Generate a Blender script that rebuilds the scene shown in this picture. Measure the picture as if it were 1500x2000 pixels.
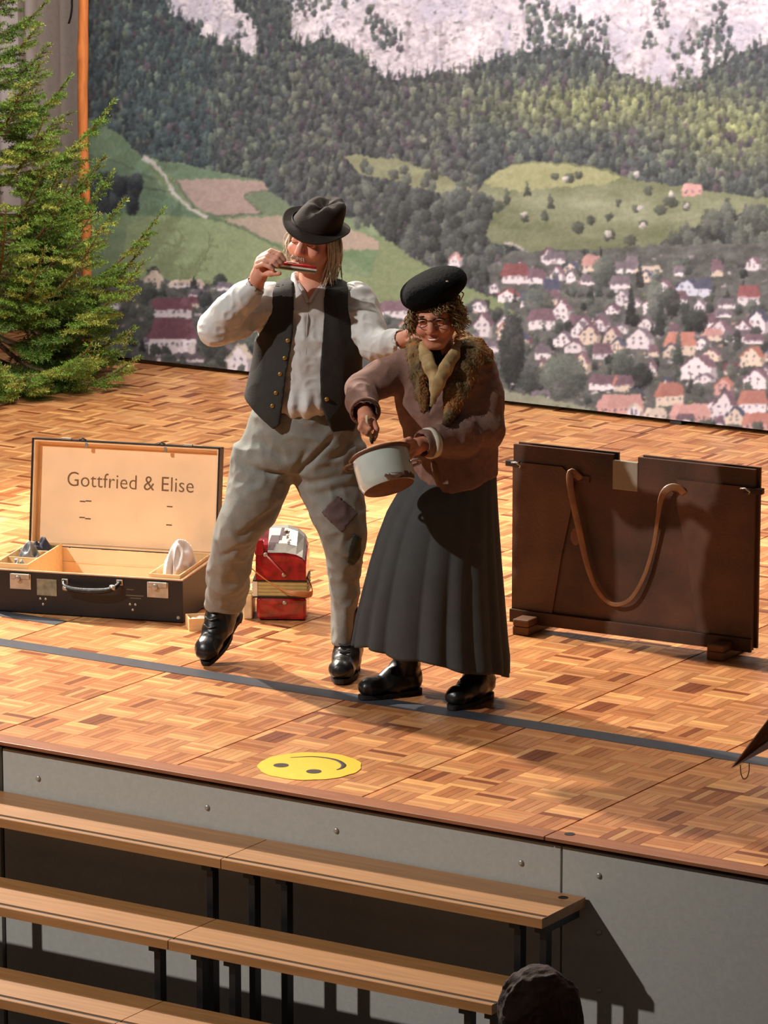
import bpy, bmesh, math, random
import numpy as np
from mathutils import Matrix, Vector, Euler

for o in list(bpy.data.objects):
    bpy.data.objects.remove(o)
scene = bpy.context.scene
COL = scene.collection
rnd = random.Random(7)
NR = np.random.RandomState(5)

# ------------------------------------------------------------------ camera
FPX = 8400.0                       # focal length in pixels of the 1500 x 2000 frame
PITCH = math.atan(1776.0 / FPX)
YAW = math.atan(math.hypot(FPX, 1776.0) / 13510.0)
CAM = np.array([8.0, -11.62, 3.9106546])
cam_data = bpy.data.cameras.new('camera')
cam = bpy.data.objects.new('camera', cam_data)
COL.objects.link(cam)
cam.location = CAM
cam.rotation_euler = (math.pi / 2 - PITCH, 0, YAW)
cam_data.sensor_fit = 'HORIZONTAL'
cam_data.sensor_width = 36.0
cam_data.lens = FPX / 1500.0 * 36.0
cam_data.clip_end = 200
scene.camera = cam

# ------------------------------------------------------------------ world, lamps, exposure
world = bpy.data.worlds.new('hall'); scene.world = world
world.use_nodes = True
bg = world.node_tree.nodes['Background']
bg.inputs[0].default_value = (1.0, 0.86, 0.72, 1); bg.inputs[1].default_value = 0.06
vs = scene.view_settings
vs.view_transform = 'Standard'; vs.look = 'None'; vs.gamma = 1.0; vs.use_curve_mapping = False
vs.exposure = -0.04

def spot(name, loc, target, watts, angle, colour, radius=0.12, blend=0.5):
    d = bpy.data.lights.new(name, 'SPOT'); d.energy = watts; d.color = colour
    d.spot_size = math.radians(angle); d.spot_blend = blend; d.shadow_soft_size = radius
    o = bpy.data.objects.new(name, d); COL.objects.link(o); o.location = loc
    o.rotation_euler = (Vector(target) - Vector(loc)).to_track_quat('-Z', 'Y').to_euler()
    return o
def area(name, loc, target, watts, sx, sy, colour):
    d = bpy.data.lights.new(name, 'AREA'); d.energy = watts; d.color = colour
    d.shape = 'RECTANGLE'; d.size = sx; d.size_y = sy
    o = bpy.data.objects.new(name, d); COL.objects.link(o); o.location = loc
    o.rotation_euler = (Vector(target) - Vector(loc)).to_track_quat('-Z', 'Y').to_euler()
    return o
spot('balcony_spotlight', (-4.8, -7.3, 7.5), (-1.0, 2.8, 0.6), 3900, 54, (1.0, 0.96, 0.92), 0.10, 0.75)
spot('side_spotlight', (-6.4, 3.1, 5.0), (0.3, 1.1, 0.3), 5000, 70, (1.0, 0.91, 0.80), 0.10)
area('overhead_stage_light', (-2.2, 3.4, 5.4), (-2.4, 4.9, 0.0), 340, 5.0, 0.8, (1.0, 0.90, 0.80))
spot('backdrop_spotlight', (-0.4, 2.7, 5.4), (-2.9, 6.5, 1.0), 1100, 92, (0.98, 0.97, 1.0), 0.2)

# ------------------------------------------------------------------ picture measurement -> metres
_F = np.array([-math.sin(YAW) * math.cos(PITCH), math.cos(YAW) * math.cos(PITCH), -math.sin(PITCH)])
_R = np.array([math.cos(YAW), math.sin(YAW), 0.0])
_U = np.cross(_R, _F)
FH = np.array([-math.sin(YAW), math.cos(YAW), 0.0])
def _ray(x, y): return _F * FPX + _R * (x - 750.0) - _U * (y - 1000.0)
def ground(x, y, z=0.0):
    d = _ray(x, y); return CAM + d * ((z - CAM[2]) / d[2])
def onplane(x, y, p, n):
    d = _ray(x, y); n = np.asarray(n, float); return CAM + d * (np.dot(np.asarray(p) - CAM, n) / np.dot(d, n))
def proj(P):
    v = np.asarray(P, float) - CAM
    k = FPX / (v @ _F)
    return 750.0 + (v @ _R) * k, 1000.0 - (v @ _U) * k
class Local:
    """An upright frame at a thing's base: x to the right, y away from the hall seat, z up."""
    def __init__(s, base): s.G = np.array(base, float)
    def __call__(s, px, py, y=0.0):
        P = onplane(px, py, s.G + FH * y, FH) - s.G
        return np.array([P @ _R, P @ FH, P[2]])

# ------------------------------------------------------------------ materials
def lin(c):
    c = np.asarray(c, float) / 255.0
    return np.where(c <= 0.04045, c / 12.92, ((c + 0.055) / 1.055) ** 2.4)
MATS = {}
def mat(name, rgb, rough=0.6, var=0.12, scale=30.0, bump=0.0, metal=0.0, vcol=False, spec=0.5, coat=0.0, stretch=None, bscale=None, rgb2=None):
    if name in MATS: return MATS[name]
    m = bpy.data.materials.new(name); m.use_nodes = True
    nt = m.node_tree; N = nt.nodes; L = nt.links
    b = N['Principled BSDF']
    b.inputs['Roughness'].default_value = rough; b.inputs['Metallic'].default_value = metal
    b.inputs['Specular IOR Level'].default_value = spec
    b.inputs['Coat Weight'].default_value = coat
    tc = N.new('ShaderNodeTexCoord'); src = tc.outputs['Object']
    if stretch:
        mp = N.new('ShaderNodeMapping'); mp.inputs['Scale'].default_value = stretch
        L.new(src, mp.inputs['Vector']); src = mp.outputs['Vector']
    nz = N.new('ShaderNodeTexNoise'); nz.inputs['Scale'].default_value = scale; nz.inputs['Detail'].default_value = 5
    L.new(src, nz.inputs['Vector'])
    mx = N.new('ShaderNodeMix'); mx.data_type = 'RGBA'
    c = lin(rgb)
    if rgb2 is not None:
        c1, c2 = c, lin(rgb2)
    else:
        c1, c2 = c * (1 - var), np.minimum(c * (1 + var), 1)
    rmp = N.new('ShaderNodeMapRange'); rmp.inputs[1].default_value = 0.3; rmp.inputs[2].default_value = 0.7
    L.new(nz.outputs['Fac'], rmp.inputs[0])
    L.new(rmp.outputs[0], mx.inputs[0])
    if vcol:
        at = N.new('ShaderNodeVertexColor'); at.layer_name = 'Col'
        for k, v in ((6, 1 - var), (7, 1 + var)):
            q = N.new('ShaderNodeMix'); q.data_type = 'RGBA'; q.blend_type = 'MULTIPLY'; q.inputs[0].default_value = 1
            L.new(at.outputs['Color'], q.inputs[6]); q.inputs[7].default_value = (v, v, v, 1)
            L.new(q.outputs[2], mx.inputs[k])
    else:
        mx.inputs[6].default_value = (*c1, 1); mx.inputs[7].default_value = (*c2, 1)
    L.new(mx.outputs[2], b.inputs['Base Color'])
    if bump:
        n2 = N.new('ShaderNodeTexNoise'); n2.inputs['Scale'].default_value = bscale or scale * 3; n2.inputs['Detail'].default_value = 4
        L.new(src, n2.inputs['Vector'])
        bp = N.new('ShaderNodeBump'); bp.inputs['Strength'].default_value = bump; bp.inputs['Distance'].default_value = 0.01
        L.new(n2.outputs['Fac'], bp.inputs['Height']); L.new(bp.outputs['Normal'], b.inputs['Normal'])
    MATS[name] = m
    return m

# ------------------------------------------------------------------ object helpers
def tag(o, label=None, cat=None, group=None, kind=None):
    if label: o['label'] = label
    if cat: o['category'] = cat
    if group: o['group'] = group
    if kind: o['kind'] = kind
    return o
def link(name, me, m=None, parent=None, loc=None, rot=None):
    o = bpy.data.objects.new(name, me); COL.objects.link(o)
    if m is not None and me is not None and not me.materials: me.materials.append(m)
    if parent is not None: o.parent = parent
    if loc is not None: o.location = loc
    if rot is not None: o.rotation_euler = rot
    return o
def empty(name, loc=(0, 0, 0), rotz=0.0):
    o = bpy.data.objects.new(name, None); COL.objects.link(o); o.location = loc; o.rotation_euler = (0, 0, rotz)
    o.empty_display_size = 0.1
    return o
def mesh(name, V, F, smooth=False, cols=None):
    me = bpy.data.meshes.new(name)
    V = np.asarray(V, float)
    if isinstance(F, np.ndarray) and F.ndim == 2:
        n, k = F.shape
        me.vertices.add(len(V)); me.vertices.foreach_set('co', V.astype(np.float32).ravel())
        me.loops.add(n * k); me.loops.foreach_set('vertex_index', F.astype(np.int32).ravel())
        me.polygons.add(n); me.polygons.foreach_set('loop_start', np.arange(0, n * k, k, dtype=np.int32))
        me.update(calc_edges=True)
    else:
        me.from_pydata([tuple(v) for v in V], [], [tuple(f) for f in F]); me.update()
    if smooth: me.polygons.foreach_set('use_smooth', np.ones(len(me.polygons), dtype=bool))
    if cols is not None:
        a = me.color_attributes.new('Col', 'FLOAT_COLOR', 'POINT')
        c = np.ones((len(V), 4), np.float32); c[:, :3] = cols
        a.data.foreach_set('color', c.ravel())
    me.validate()
    return me
class MB:
    """collects simple shapes into one mesh"""
    def __init__(s): s.V = []; s.F = []; s.C = []
    def add(s, V, F, col=None):
        k = len(s.V); s.V += [tuple(v) for v in V]; s.F += [tuple(i + k for i in f) for f in F]
        s.C += [col if col is not None else (1, 1, 1)] * len(V)
    def box(s, lo, hi, bev=0.0, col=None, M=None):
        x0, y0, z0 = lo; x1, y1, z1 = hi
        if bev <= 0:
            V = [(x0,y0,z0),(x1,y0,z0),(x1,y1,z0),(x0,y1,z0),(x0,y0,z1),(x1,y0,z1),(x1,y1,z1),(x0,y1,z1)]
            F = [(0,3,2,1),(4,5,6,7),(0,1,5,4),(1,2,6,5),(2,3,7,6),(3,0,4,7)]
        else:
            b = bev; V = []; F = []
            bm = bmesh.new(); bmesh.ops.create_cube(bm, size=1)
            for v in bm.verts:
                v.co = Vector(((x0+x1)/2+v.co.x*(x1-x0), (y0+y1)/2+v.co.y*(y1-y0), (z0+z1)/2+v.co.z*(z1-z0)))
            bmesh.ops.bevel(bm, geom=list(bm.edges), offset=b, segments=2, affect='EDGES', profile=0.5)
            bm.verts.index_update(); V = [tuple(v.co) for v in bm.verts]; F = [tuple(v.index for v in f.verts) for f in bm.faces]
            bm.free()
        if M is not None: V = [tuple(M @ Vector(v)) for v in V]
        s.add(V, F, col)
    def lathe(s, prof, n=24, M=None, col=None, cap=True):
        V = []; F = []
        for r, z in prof:
            for i in range(n):
                a = 2 * math.pi * i / n; V.append((r * math.cos(a), r * math.sin(a), z))
        for j in range(len(prof) - 1):
            for i in range(n):
                k = (i + 1) % n; F.append((j*n+i, j*n+k, (j+1)*n+k, (j+1)*n+i))
        if cap:
            F.append(tuple(range(n - 1, -1, -1))); F.append(tuple((len(prof) - 1) * n + i for i in range(n)))
        if M is not None: V = [tuple(M @ Vector(v)) for v in V]
        s.add(V, F, col)
    def tube(s, pts, rad, n=8, col=None, flat=None, up=None, fix=False):
        V, F = tube_vf(pts, rad, n, flat, up, fix); s.add(V, F, col)
    def prism(s, poly, t0, t1, plane='xz', col=None, M=None):
        n = len(poly)
        def P(a, b, t): return (a, t, b) if plane == 'xz' else ((a, b, t) if plane == 'xy' else (t, a, b))
        V = [P(a, b, t0) for a, b in poly] + [P(a, b, t1) for a, b in poly]
        F = [tuple(range(n)), tuple(range(2*n-1, n-1, -1))] + [(i, n+i, n+(i+1) % n, (i+1) % n) for i in range(n)]
        if M is not None: V = [tuple(M @ Vector(v)) for v in V]
        s.add(V, F, col)
    def build(s, name, m=None, parent=None, smooth=False, cols=False, loc=None, rot=None):
        me = mesh(name, s.V, s.F, smooth, np.array(s.C) if cols else None)
        bm = bmesh.new(); bm.from_mesh(me); bmesh.ops.recalc_face_normals(bm, faces=bm.faces); bm.to_mesh(me); bm.free()
        return link(name, me, m, parent, loc, rot)
def tube_vf(pts, rad, n=8, flat=None, up=None, fix=False):
    P = np.asarray(pts, float); m = len(P)
    R = np.full(m, rad) if np.isscalar(rad) else np.asarray(rad, float)
    T = np.gradient(P, axis=0); T /= np.linalg.norm(T, axis=1)[:, None] + 1e-12
    u = np.array(up if up is not None else (0, 0, 1.0)); 
    if abs(np.dot(u, T[0])) > 0.9: u = np.array([1.0, 0, 0])
    V = []
    u_ref = u.copy()
    for i in range(m):
        if fix: u = u_ref.copy()
        u = u - T[i] * np.dot(u, T[i]); u /= np.linalg.norm(u) + 1e-12
        w = np.cross(T[i], u)
        for k in range(n):
            a = 2 * math.pi * k / n
            V.append(P[i] + R[i] * (math.cos(a) * w + math.sin(a) * u * (flat if flat else 1.0)))
    F = []
    for i in range(m - 1):
        for k in range(n):
            q = (k + 1) % n; F.append((i*n+k, i*n+q, (i+1)*n+q, (i+1)*n+k))
    F.append(tuple(range(n - 1, -1, -1))); F.append(tuple((m - 1) * n + k for k in range(n)))
    return V, F
def spline(pts, n=24):
    P = np.asarray(pts, float); m = len(P)
    Q = np.vstack([2*P[0]-P[1], P, 2*P[-1]-P[-2]]); out = []
    ts = np.linspace(0, m - 1, n)
    for t in ts:
        i = min(int(t), m - 2); f = t - i
        p0, p1, p2, p3 = Q[i], Q[i+1], Q[i+2], Q[i+3]
        out.append(0.5*((2*p1)+(-p0+p2)*f+(2*p0-5*p1+4*p2-p3)*f*f+(-p0+3*p1-3*p2+p3)*f**3))
    return np.array(out)
def vnoise(P, scale, seed=0):
    """smooth value noise in [-1,1] at points P (n,3)"""
    r = np.random.RandomState(seed); G = r.uniform(-1, 1, (32, 32, 32))
    Q = np.asarray(P) * scale + 100.0
    i = np.floor(Q).astype(int); f = Q - i; f = f * f * (3 - 2 * f)
    out = 0
    for dx in (0, 1):
        wx = f[..., 0] if dx else 1 - f[..., 0]
        for dy in (0, 1):
            wy = f[..., 1] if dy else 1 - f[..., 1]
            for dz in (0, 1):
                wz = f[..., 2] if dz else 1 - f[..., 2]
                out = out + wx * wy * wz * G[(i[..., 0]+dx) % 32, (i[..., 1]+dy) % 32, (i[..., 2]+dz) % 32]
    return out
# ================================================================== THE SETTING
# ------------------------------------------------------------------ stage floor with basket-weave parquet
XL, XR, YB = -7.4, 4.0, 8.0
M_sub = mat('floor_underlay', (120, 76, 46), 0.6)
M_parq = mat('parquet', (200, 140, 90), 0.36, var=0.10, scale=14, vcol=True, bump=0.05, bscale=160, spec=0.45)
b = MB(); b.box((XL, 0.05, -0.06), (XR, YB, -0.0065)); floor = b.build('floor', M_sub); tag(floor, kind='structure')
WOODS = [lin(c) * np.array((0.95, 0.83, 0.69)) for c in [(206,150,104),(194,136,92),(214,160,112),(182,122,80),(200,142,98),(222,172,122),(172,112,72),(206,152,108),(190,130,86),(212,156,106),(184,128,88),(150,96,62),(230,186,134)]]
BS = 0.14; NST = 5
def stave_boxes(mb, x0, y0, horiz, r, z1=0.0, sc=1.0):
    w = BS / NST; g = 0.0007
    base = r.choice(WOODS)
    for k in range(NST):
        c = base * 0.4 + np.array(r.choice(WOODS)) * 0.6
        c = c * r.uniform(0.9, 1.1)
        if r.random() < 0.07: c = lin((226, 164, 102)) * r.uniform(0.9, 1.05)
        if r.random() < 0.06: c = lin((128, 70, 40))
        z = z1 - r.uniform(0, 0.0004)
        if horiz: lo, hi = (x0+g, y0+k*w+g), (x0+BS-g, y0+(k+1)*w-g)
        else: lo, hi = (x0+k*w+g, y0+g), (x0+(k+1)*w-g, y0+BS-g)
        V = [(lo[0],lo[1],-0.006),(hi[0],lo[1],-0.006),(hi[0],hi[1],-0.006),(lo[0],hi[1],-0.006),(lo[0],lo[1],z),(hi[0],lo[1],z),(hi[0],hi[1],z),(lo[0],hi[1],z)]
        V = [(x0 + (v[0] - x0) * sc, v[1], v[2]) for v in V]
        mb.add(V, [(4,5,6,7),(0,1,5,4),(1,2,6,5),(2,3,7,6),(3,0,4,7)], tuple(c))
variants = {}
for hz in (True, False):
    for k in range(14):
        q = MB(); stave_boxes(q, 0, 0, hz, rnd)
        me = mesh('parquet_block', q.V, q.F, False, np.array(q.C)); me.materials.append(M_parq); variants[(hz, k)] = me
SEAMS = [-2.65, -1.855, -1.06, -0.265, 0.49, 1.245, 2.0]       # joints between the stage platforms
def col_positions():
    xs = []; x = XL
    bounds = [XL] + SEAMS + [XR]
    for a, c in zip(bounds[:-1], bounds[1:]):
        n = max(1, int(round((c - a) / BS)))
        for i in range(n): xs.append((a + 0.003 + i * (c - a - 0.006) / n, (c - a - 0.006) / n / BS))
    return xs
Y0 = 0.062
cells = []
for i, (x, sc) in enumerate(col_positions()):
    for j in range(int((YB - Y0) / BS)):
        y = Y0 + j * BS
        px, py = proj((x + 0.07, y + 0.07, 0))
        cells.append((x, y, sc, (i + j) % 2 == 0, -60 < px < 1560 and -60 < py < 2060, py))
near = sorted([c for c in cells if c[4]], key=lambda c: -c[5])[:300]
ns = set((c[0], c[1]) for c in near)
rest = MB()
for (x, y, sc, hz, vis, py) in cells:
    if (x, y) in ns:
        o = link('parquet_block', variants[(hz, rnd.randrange(14))], None, floor, (x, y, 0)); o.scale = (sc, 1, 1)
    else:
        stave_boxes(rest, x, y, hz, rnd, sc=sc)
o = link('parquet_field', mesh('parquet_field', rest.V, rest.F, False, np.array(rest.C)), M_parq, floor); o['kind'] = 'stuff'
M_edge = mat('stage_edge_wood', (150, 92, 58), 0.42, var=0.18, scale=6, stretch=(1, 8, 8))
for a, c in zip([XL] + [1.247], [1.243] + [XR]):
    b = MB(); b.box((a, -0.022, -0.0125), (c, Y0 - 0.002, 0.001), 0.002); tag(b.build('trim_1' if a < 0 else 'trim_2', M_edge), kind='structure')
M_black = mat('gap_shade_black', (10, 9, 9), 0.8)
M_hole = mat('hole_dark', (14, 10, 8), 0.9)
b = MB(); b.lathe([(0.0175, 0.0012), (0.0175, 0.0022)], 24); b.build('bolt_hole', M_hole, floor, loc=(1.301, 0.045, 0))

# ------------------------------------------------------------------ wall below the stage edge
M_panel = mat('grey_board', (176, 174, 166), 0.62, var=0.05, scale=60, bump=0.06, bscale=300)
M_screw = mat('screw_steel', (176, 174, 166), 0.35, metal=0.5)
wall_front = MB(); wall_front.box((XL, 0.06, -1.15), (XR, 0.12, -0.0605)); wall_front.box((XL, 0.036, -0.0605), (XR, 0.0495, -0.0130)); wall_front = wall_front.build('wall_front', M_black); tag(wall_front, kind='structure')  # thin second box: black strip added as painted shade in the gap under the trim
panels = []
for a, c in ((-0.978, 1.290), (1.297, 3.6), (-3.3, -0.995)):
    b = MB(); b.box((a, 0.006, -1.149), (c, 0.026, -0.031), 0.002); panels.append(b.build('panel', M_panel, wall_front))
def screw(px, py, par):
    P = onplane(px, py, (0, 0.006, 0), (0, 1, 0))
    b = MB(); b.lathe([(0.0105, 0.0), (0.0100, 0.003), (0.0070, 0.0062), (0.0025, 0.0068)], 14, Matrix.Rotation(math.pi/2, 4, 'X'))
    s = b.build('screw', M_screw, par, True, loc=(P[0], 0.006, P[2]))
for p in ((75, 1520), (405, 1577), (657, 1622), (1018, 1685)): screw(*p, panels[0])
for p in ((1170, 1710), (1170, 1821), (1170, 1934)): screw(*p, panels[1])
b = MB(); b.box((XL, -9, -1.2), (7, 0.06, -1.15)); tag(b.build('floor_hall', mat('hall_floor', (60, 50, 42), 0.5)), kind='structure')

# ------------------------------------------------------------------ wooden steps in front of the stage
M_tread = mat('tread_oak', (164, 116, 70), 0.42, var=0.16, scale=5, stretch=(0.7, 12, 12), bump=0.04, coat=0.1)
M_frame = mat('black_steel', (16, 16, 18), 0.45)
M_lip = mat('groove_rubber', (20, 15, 12), 0.8)
ZT = [-0.185, -0.385, -0.585, -0.785]
YT = [(-0.282, -0.004), (-0.590, -0.312), (-0.890, -0.620), (-1.19, -0.92)]
def steps(x0, x1, legs, label, hole):
    root = empty('stage_steps', (x0, -0.3, -1.15)); tag(root, label, 'steps', 'wooden steps before the stage')
    for k, (z, (ya, yb)) in enumerate(zip(ZT, YT)):
        b = MB()
        pr = [(ya, z-0.033), (yb, z-0.033), (yb, z), (ya+0.039, z), (ya+0.039, z-0.006), (ya+0.019, z-0.006), (ya+0.019, z), (ya+0.002, z), (ya, z-0.002)]
        n = len(pr); V = [(x0, y, zz) for y, zz in pr] + [(x1, y, zz) for y, zz in pr]
        b.add(V, [tuple(range(n)), tuple(range(2*n-1, n-1, -1))] + [(i, (i+1) % n, n+(i+1) % n, n+i) for i in range(n)])
        t = b.build('tread', M_tread, root); t.matrix_parent_inverse = Matrix.Translation((-x0, 0.3, 1.15))
        g = MB(); g.box((x0+0.001, ya+0.0193, z-0.0059), (x1-0.001, ya+0.0387, z-0.0035)); q = g.build('groove_strip', M_lip, t)
        if hole and k == 0:
            g = MB(); g.lathe([(0.0165, 0.0004), (0.0165, 0.0010)], 20); g.build('bolt_hole', M_hole, t, loc=(1.331, -0.046, z))
    for lx in legs:
        for k in range(3):
            ya, yb = YT[k]
            b = MB(); b.box((lx-0.012, ya+0.05, -1.149), (lx+0.012, ya+0.085, ZT[k]-0.034)); b.box((lx-0.02, ya+0.03, ZT[k]-0.06), (lx+0.02, yb-0.03, ZT[k]-0.034))
            t = b.build('leg', M_frame, root); t.matrix_parent_inverse = Matrix.Translation((-x0, 0.3, 1.15))
        b = MB(); b.box((lx-0.01, -1.10, -1.149), (lx+0.01, -0.05, -1.115)); t = b.build('base_rail', M_frame, root); t.matrix_parent_inverse = Matrix.Translation((-x0, 0.3, 1.15))
    return root
steps(-2.05, 0.148, (-1.98, -0.96, 0.07), 'wooden steps with a plank joint, left run of the stage steps', False)
steps(0.152, 1.390, (0.24, 0.37, 1.27, 1.365), 'wooden steps with a bolt hole in the top tread, right run of the stage steps', True)

# ------------------------------------------------------------------ walls beyond the stage
M_curt = mat('grey_curtain', (176, 166, 162), 0.8, var=0.06, scale=40)
n = 260; V = []; F = []
for i in range(n):
    x = -8.4 + i * 4.2 / (n - 1)
    y = 6.95 + 0.05 * math.sin(x * 21 + 1.3 * math.sin(x * 5.3)) + 0.025 * math.sin(x * 47 + 2)
    for z in (0.0, 1.2, 2.4, 4.2): V.append((x, y + 0.004 * z, z + 0.001))
for i in range(n - 1):
    for k in range(3): F.append((i*4+k, (i+1)*4+k, (i+1)*4+k+1, i*4+k+1))
me = mesh('stage_curtain', V, F, True); cur = link('stage_curtain', me, M_curt)
sm = cur.modifiers.new('thick', 'SOLIDIFY'); sm.thickness = 0.004
tag(cur, 'grey pleated stage curtain hanging behind the spruce and orange pole', 'curtain')
b = MB(); b.box((-9, 7.4, -0.06), (XR, 7.5, 4.4)); tag(b.build('wall_back', mat('back_wall', (70, 64, 60), 0.8)), kind='structure')
b = MB(); b.box((-9.1, -0.0, -0.06), (-9.0, 7.5, 4.4)); tag(b.build('wall_left', mat('left_wall', (80, 72, 66), 0.8)), kind='structure')

# ------------------------------------------------------------------ tape and sticker on the floor
M_tape = mat('grey_tape', (64, 66, 72), 0.45, var=0.12, scale=18)
b = MB()
xs = np.linspace(-3.6, 3.2, 60)
V = []; F = []
for i, x in enumerate(xs):
    w = 0.004 * math.sin(x * 3.1)
    w += (x - 0.2) * 0.009; V += [(x, 1.123 + w, 0.0008), (x, 1.219 + w, 0.0008), (x, 1.219 + w, 0.0016), (x, 1.123 + w, 0.0016)]
for i in range(59):
    for k in range(4): F.append((i*4+k, i*4+(k+1) % 4, (i+1)*4+(k+1) % 4, (i+1)*4+k))
b.add(V, F); t = b.build('floor_tape', M_tape); tag(t, 'long dark grey tape strip across the parquet in front of the couple', 'tape')
b = MB(); b.box((-2.35, 1.50, 0.0008), (-1.86, 1.575, 0.0016)); t = b.build('floor_tape', M_tape, rot=None); tag(t, 'short grey tape piece on the floor in front of the suitcase corner', 'tape')
M_yel = mat('sticker_yellow', (240, 190, 52), 0.45, var=0.04, scale=30)
M_ink = mat('sticker_ink', (52, 40, 22), 0.5)
sx, sy = 0.13, 0.288
b = MB(); V = [(0, 0, 0.0022)]; 
for i in range(64):
    a = 2*math.pi*i/64; r = 0.178 * (1 + 0.012*math.sin(9*a) + 0.008*math.sin(17*a+1)); V.append((r*math.cos(a), r*math.sin(a), 0.0022))
for i in range(64): V.append((V[i+1][0]*1.002, V[i+1][1]*1.002, 0.0008))
b.add(V, [(0, 1+i, 1+(i+1) % 64) for i in range(64)] + [(1+i, 65+i, 65+(i+1) % 64, 1+(i+1) % 64) for i in range(64)])
smile = b.build('smiley_sticker', M_yel, loc=(sx, sy, 0)); tag(smile, 'round yellow smiling face sticker on the parquet near the stage edge', 'sticker')
def disc_on_floor(cx_, cy_, rx, ry, ang):
    V = []; 
    for i in range(24):
        a = 2*math.pi*i/24; u, v = rx*math.cos(a), ry*math.sin(a)
        V.append((cx_+u*math.cos(ang)-v*math.sin(ang), cy_+u*math.sin(ang)+v*math.cos(ang), 0.0030))
    V += [(x, y, 0.0022) for x, y, z in V]
    return V, [tuple(range(24))] + [(i, 24+i, 24+(i+1) % 24, (i+1) % 24) for i in range(24)]
for (px, py) in ((549, 1496), (613, 1508)):
    P = ground(px, py); b = MB(); b.add(*disc_on_floor(P[0]-sx, P[1]-sy, 0.0265, 0.0265, YAW)); b.build('eye', M_ink, smile)
mp = [ground(px, py) - np.array([sx, sy, 0]) for px, py in ((567, 1481), (590, 1479.5), (612, 1479), (640, 1482), (660, 1487), (671, 1495), (668, 1501), (658, 1505))]
mp = spline([(p[0], p[1], 0.0026) for p in mp], 30)
b = MB(); b.tube(mp, np.interp(np.linspace(0, 1, 30), [0, .3, .75, 1], [.003, .006, .0095, .004]), 8, flat=0.12); b.build('mouth', M_ink, smile)

# ================================================================== PRINTED BACKDROP (a flat printed landscape panel)
CS = 2.0; PX0, PY0, PX1, PY1 = 150.0, -340.0, 1960.0, 910.0
PW, PH = int((PX1 - PX0) / CS), int((PY1 - PY0) / CS)
gx, gy = np.meshgrid(PX0 + (np.arange(PW) + 0.5) * CS, PY0 + (np.arange(PH) + 0.5) * CS)
IMG = np.zeros((PH, PW, 3)); pr = np.random.RandomState(11)
def noise2(sx, sy, seed, oct=3):
    """smooth 2-D value noise over the print, sx/sy = feature size"""
    r = np.random.RandomState(seed * 13 + 1); out = 0; a = 1.0; t = 0
    for o in range(oct):
        fx, fy = (gx[0] - PX0) / sx * 2 ** o, (gy[:, 0] - PY0) / sy * 2 ** o
        G = r.uniform(-1, 1, (int(fy[-1]) + 3, int(fx[-1]) + 3))
        i, j = fx.astype(int), fy.astype(int); u, v = fx - i, (fy - j)[:, None]
        u, v = u * u * (3 - 2 * u), v * v * (3 - 2 * v)
        Rr = G[j] * (1 - v) + G[j + 1] * v
        out = out + a * (Rr[:, i] * (1 - u) + Rr[:, i + 1] * u); t += a; a *= 0.55
    return out / t
wobx, woby = noise2(14, 14, 3, 2) * 7, noise2(14, 14, 9, 2) * 7
def inpoly(poly, X, Y):
    c = np.zeros(X.shape, bool); n = len(poly)
    for i in range(n):
        x0, y0 = poly[i]; x1, y1 = poly[(i + 1) % n]
        if y0 == y1: continue
        k = ((Y >= y0) != (Y >= y1)); c ^= k & (X < (x1 - x0) * (Y - y0) / (y1 - y0) + x0)
    return c
def region(poly, wob=1.0): return inpoly(poly, gx + wobx * wob, gy + woby * wob)
def paint(poly, col, var=6.0, wob=0.3, seed=1):
    m = region(poly, wob); n = (noise2(18, 9, seed, 3) * var)[..., None]
    IMG[m] = (np.array(col, float) + n)[m] if n.ndim == 3 else col
    return m
def fillpoly(poly, col, a=1.0):
    p = np.array(poly, float)
    i0, i1 = int((p[:, 0].min() - PX0) / CS) - 1, int((p[:, 0].max() - PX0) / CS) + 2
    j0, j1 = int((p[:, 1].min() - PY0) / CS) - 1, int((p[:, 1].max() - PY0) / CS) + 2
    i0, j0 = max(i0, 0), max(j0, 0)
    if i1 <= i0 or j1 <= j0 or i0 >= PW or j0 >= PH: return
    X, Y = gx[j0:j1, i0:i1], gy[j0:j1, i0:i1]
    acc = np.zeros(X.shape)
    for dx in (-0.5, 0.5):
        for dy in (-0.5, 0.5): acc += inpoly(poly, X + dx, Y + dy)
    acc = (acc / 4 * a)[..., None]
    IMG[j0:j1, i0:i1] = IMG[j0:j1, i0:i1] * (1 - acc) + np.array(col, float) * acc
def treestamp(x, y, w, h, col, conifer=False):
    i0, i1 = max(int((x - w - PX0) / CS), 0), min(int((x + w - PX0) / CS) + 2, PW)
    j0, j1 = max(int((y - h - PY0) / CS), 0), min(int((y - PY0) / CS) + 2, PH)
    if i1 <= i0 or j1 <= j0: return
    X, Y = (gx[j0:j1, i0:i1] - x) / w, (y - gy[j0:j1, i0:i1]) / h
    jit = pr.uniform(-0.22, 0.22, X.shape)
    if conifer: m = (np.abs(X) < (1 - Y) * 0.62 + 0.1 + jit * 0.5) & (Y > 0) & (Y < 1)
    else: m = (X ** 2 * 1.15 + (Y * 2 - 1) ** 2) < 0.95 + jit
    sh = 0.72 + 0.5 * np.clip(Y, 0, 1) - 0.20 * X + pr.uniform(-0.14, 0.14, X.shape)
    c = np.clip(np.array(col)[None, None] * sh[..., None], 0, 255)
    sub = IMG[j0:j1, i0:i1]; sub[m] = sub[m] * 0.12 + c[m] * 0.88
ROOF = dict(red=(150, 86, 82), mauve=(126, 98, 106), grey=(122, 112, 118), slate=(84, 90, 110), orange=(196, 124, 102), pink=(206, 150, 138), dred=(120, 74, 80), cream=(224, 206, 180))
WALL = dict(w=(232, 224, 226), c=(228, 208, 180), p=(226, 164, 148), b=(206, 214, 232))
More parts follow.
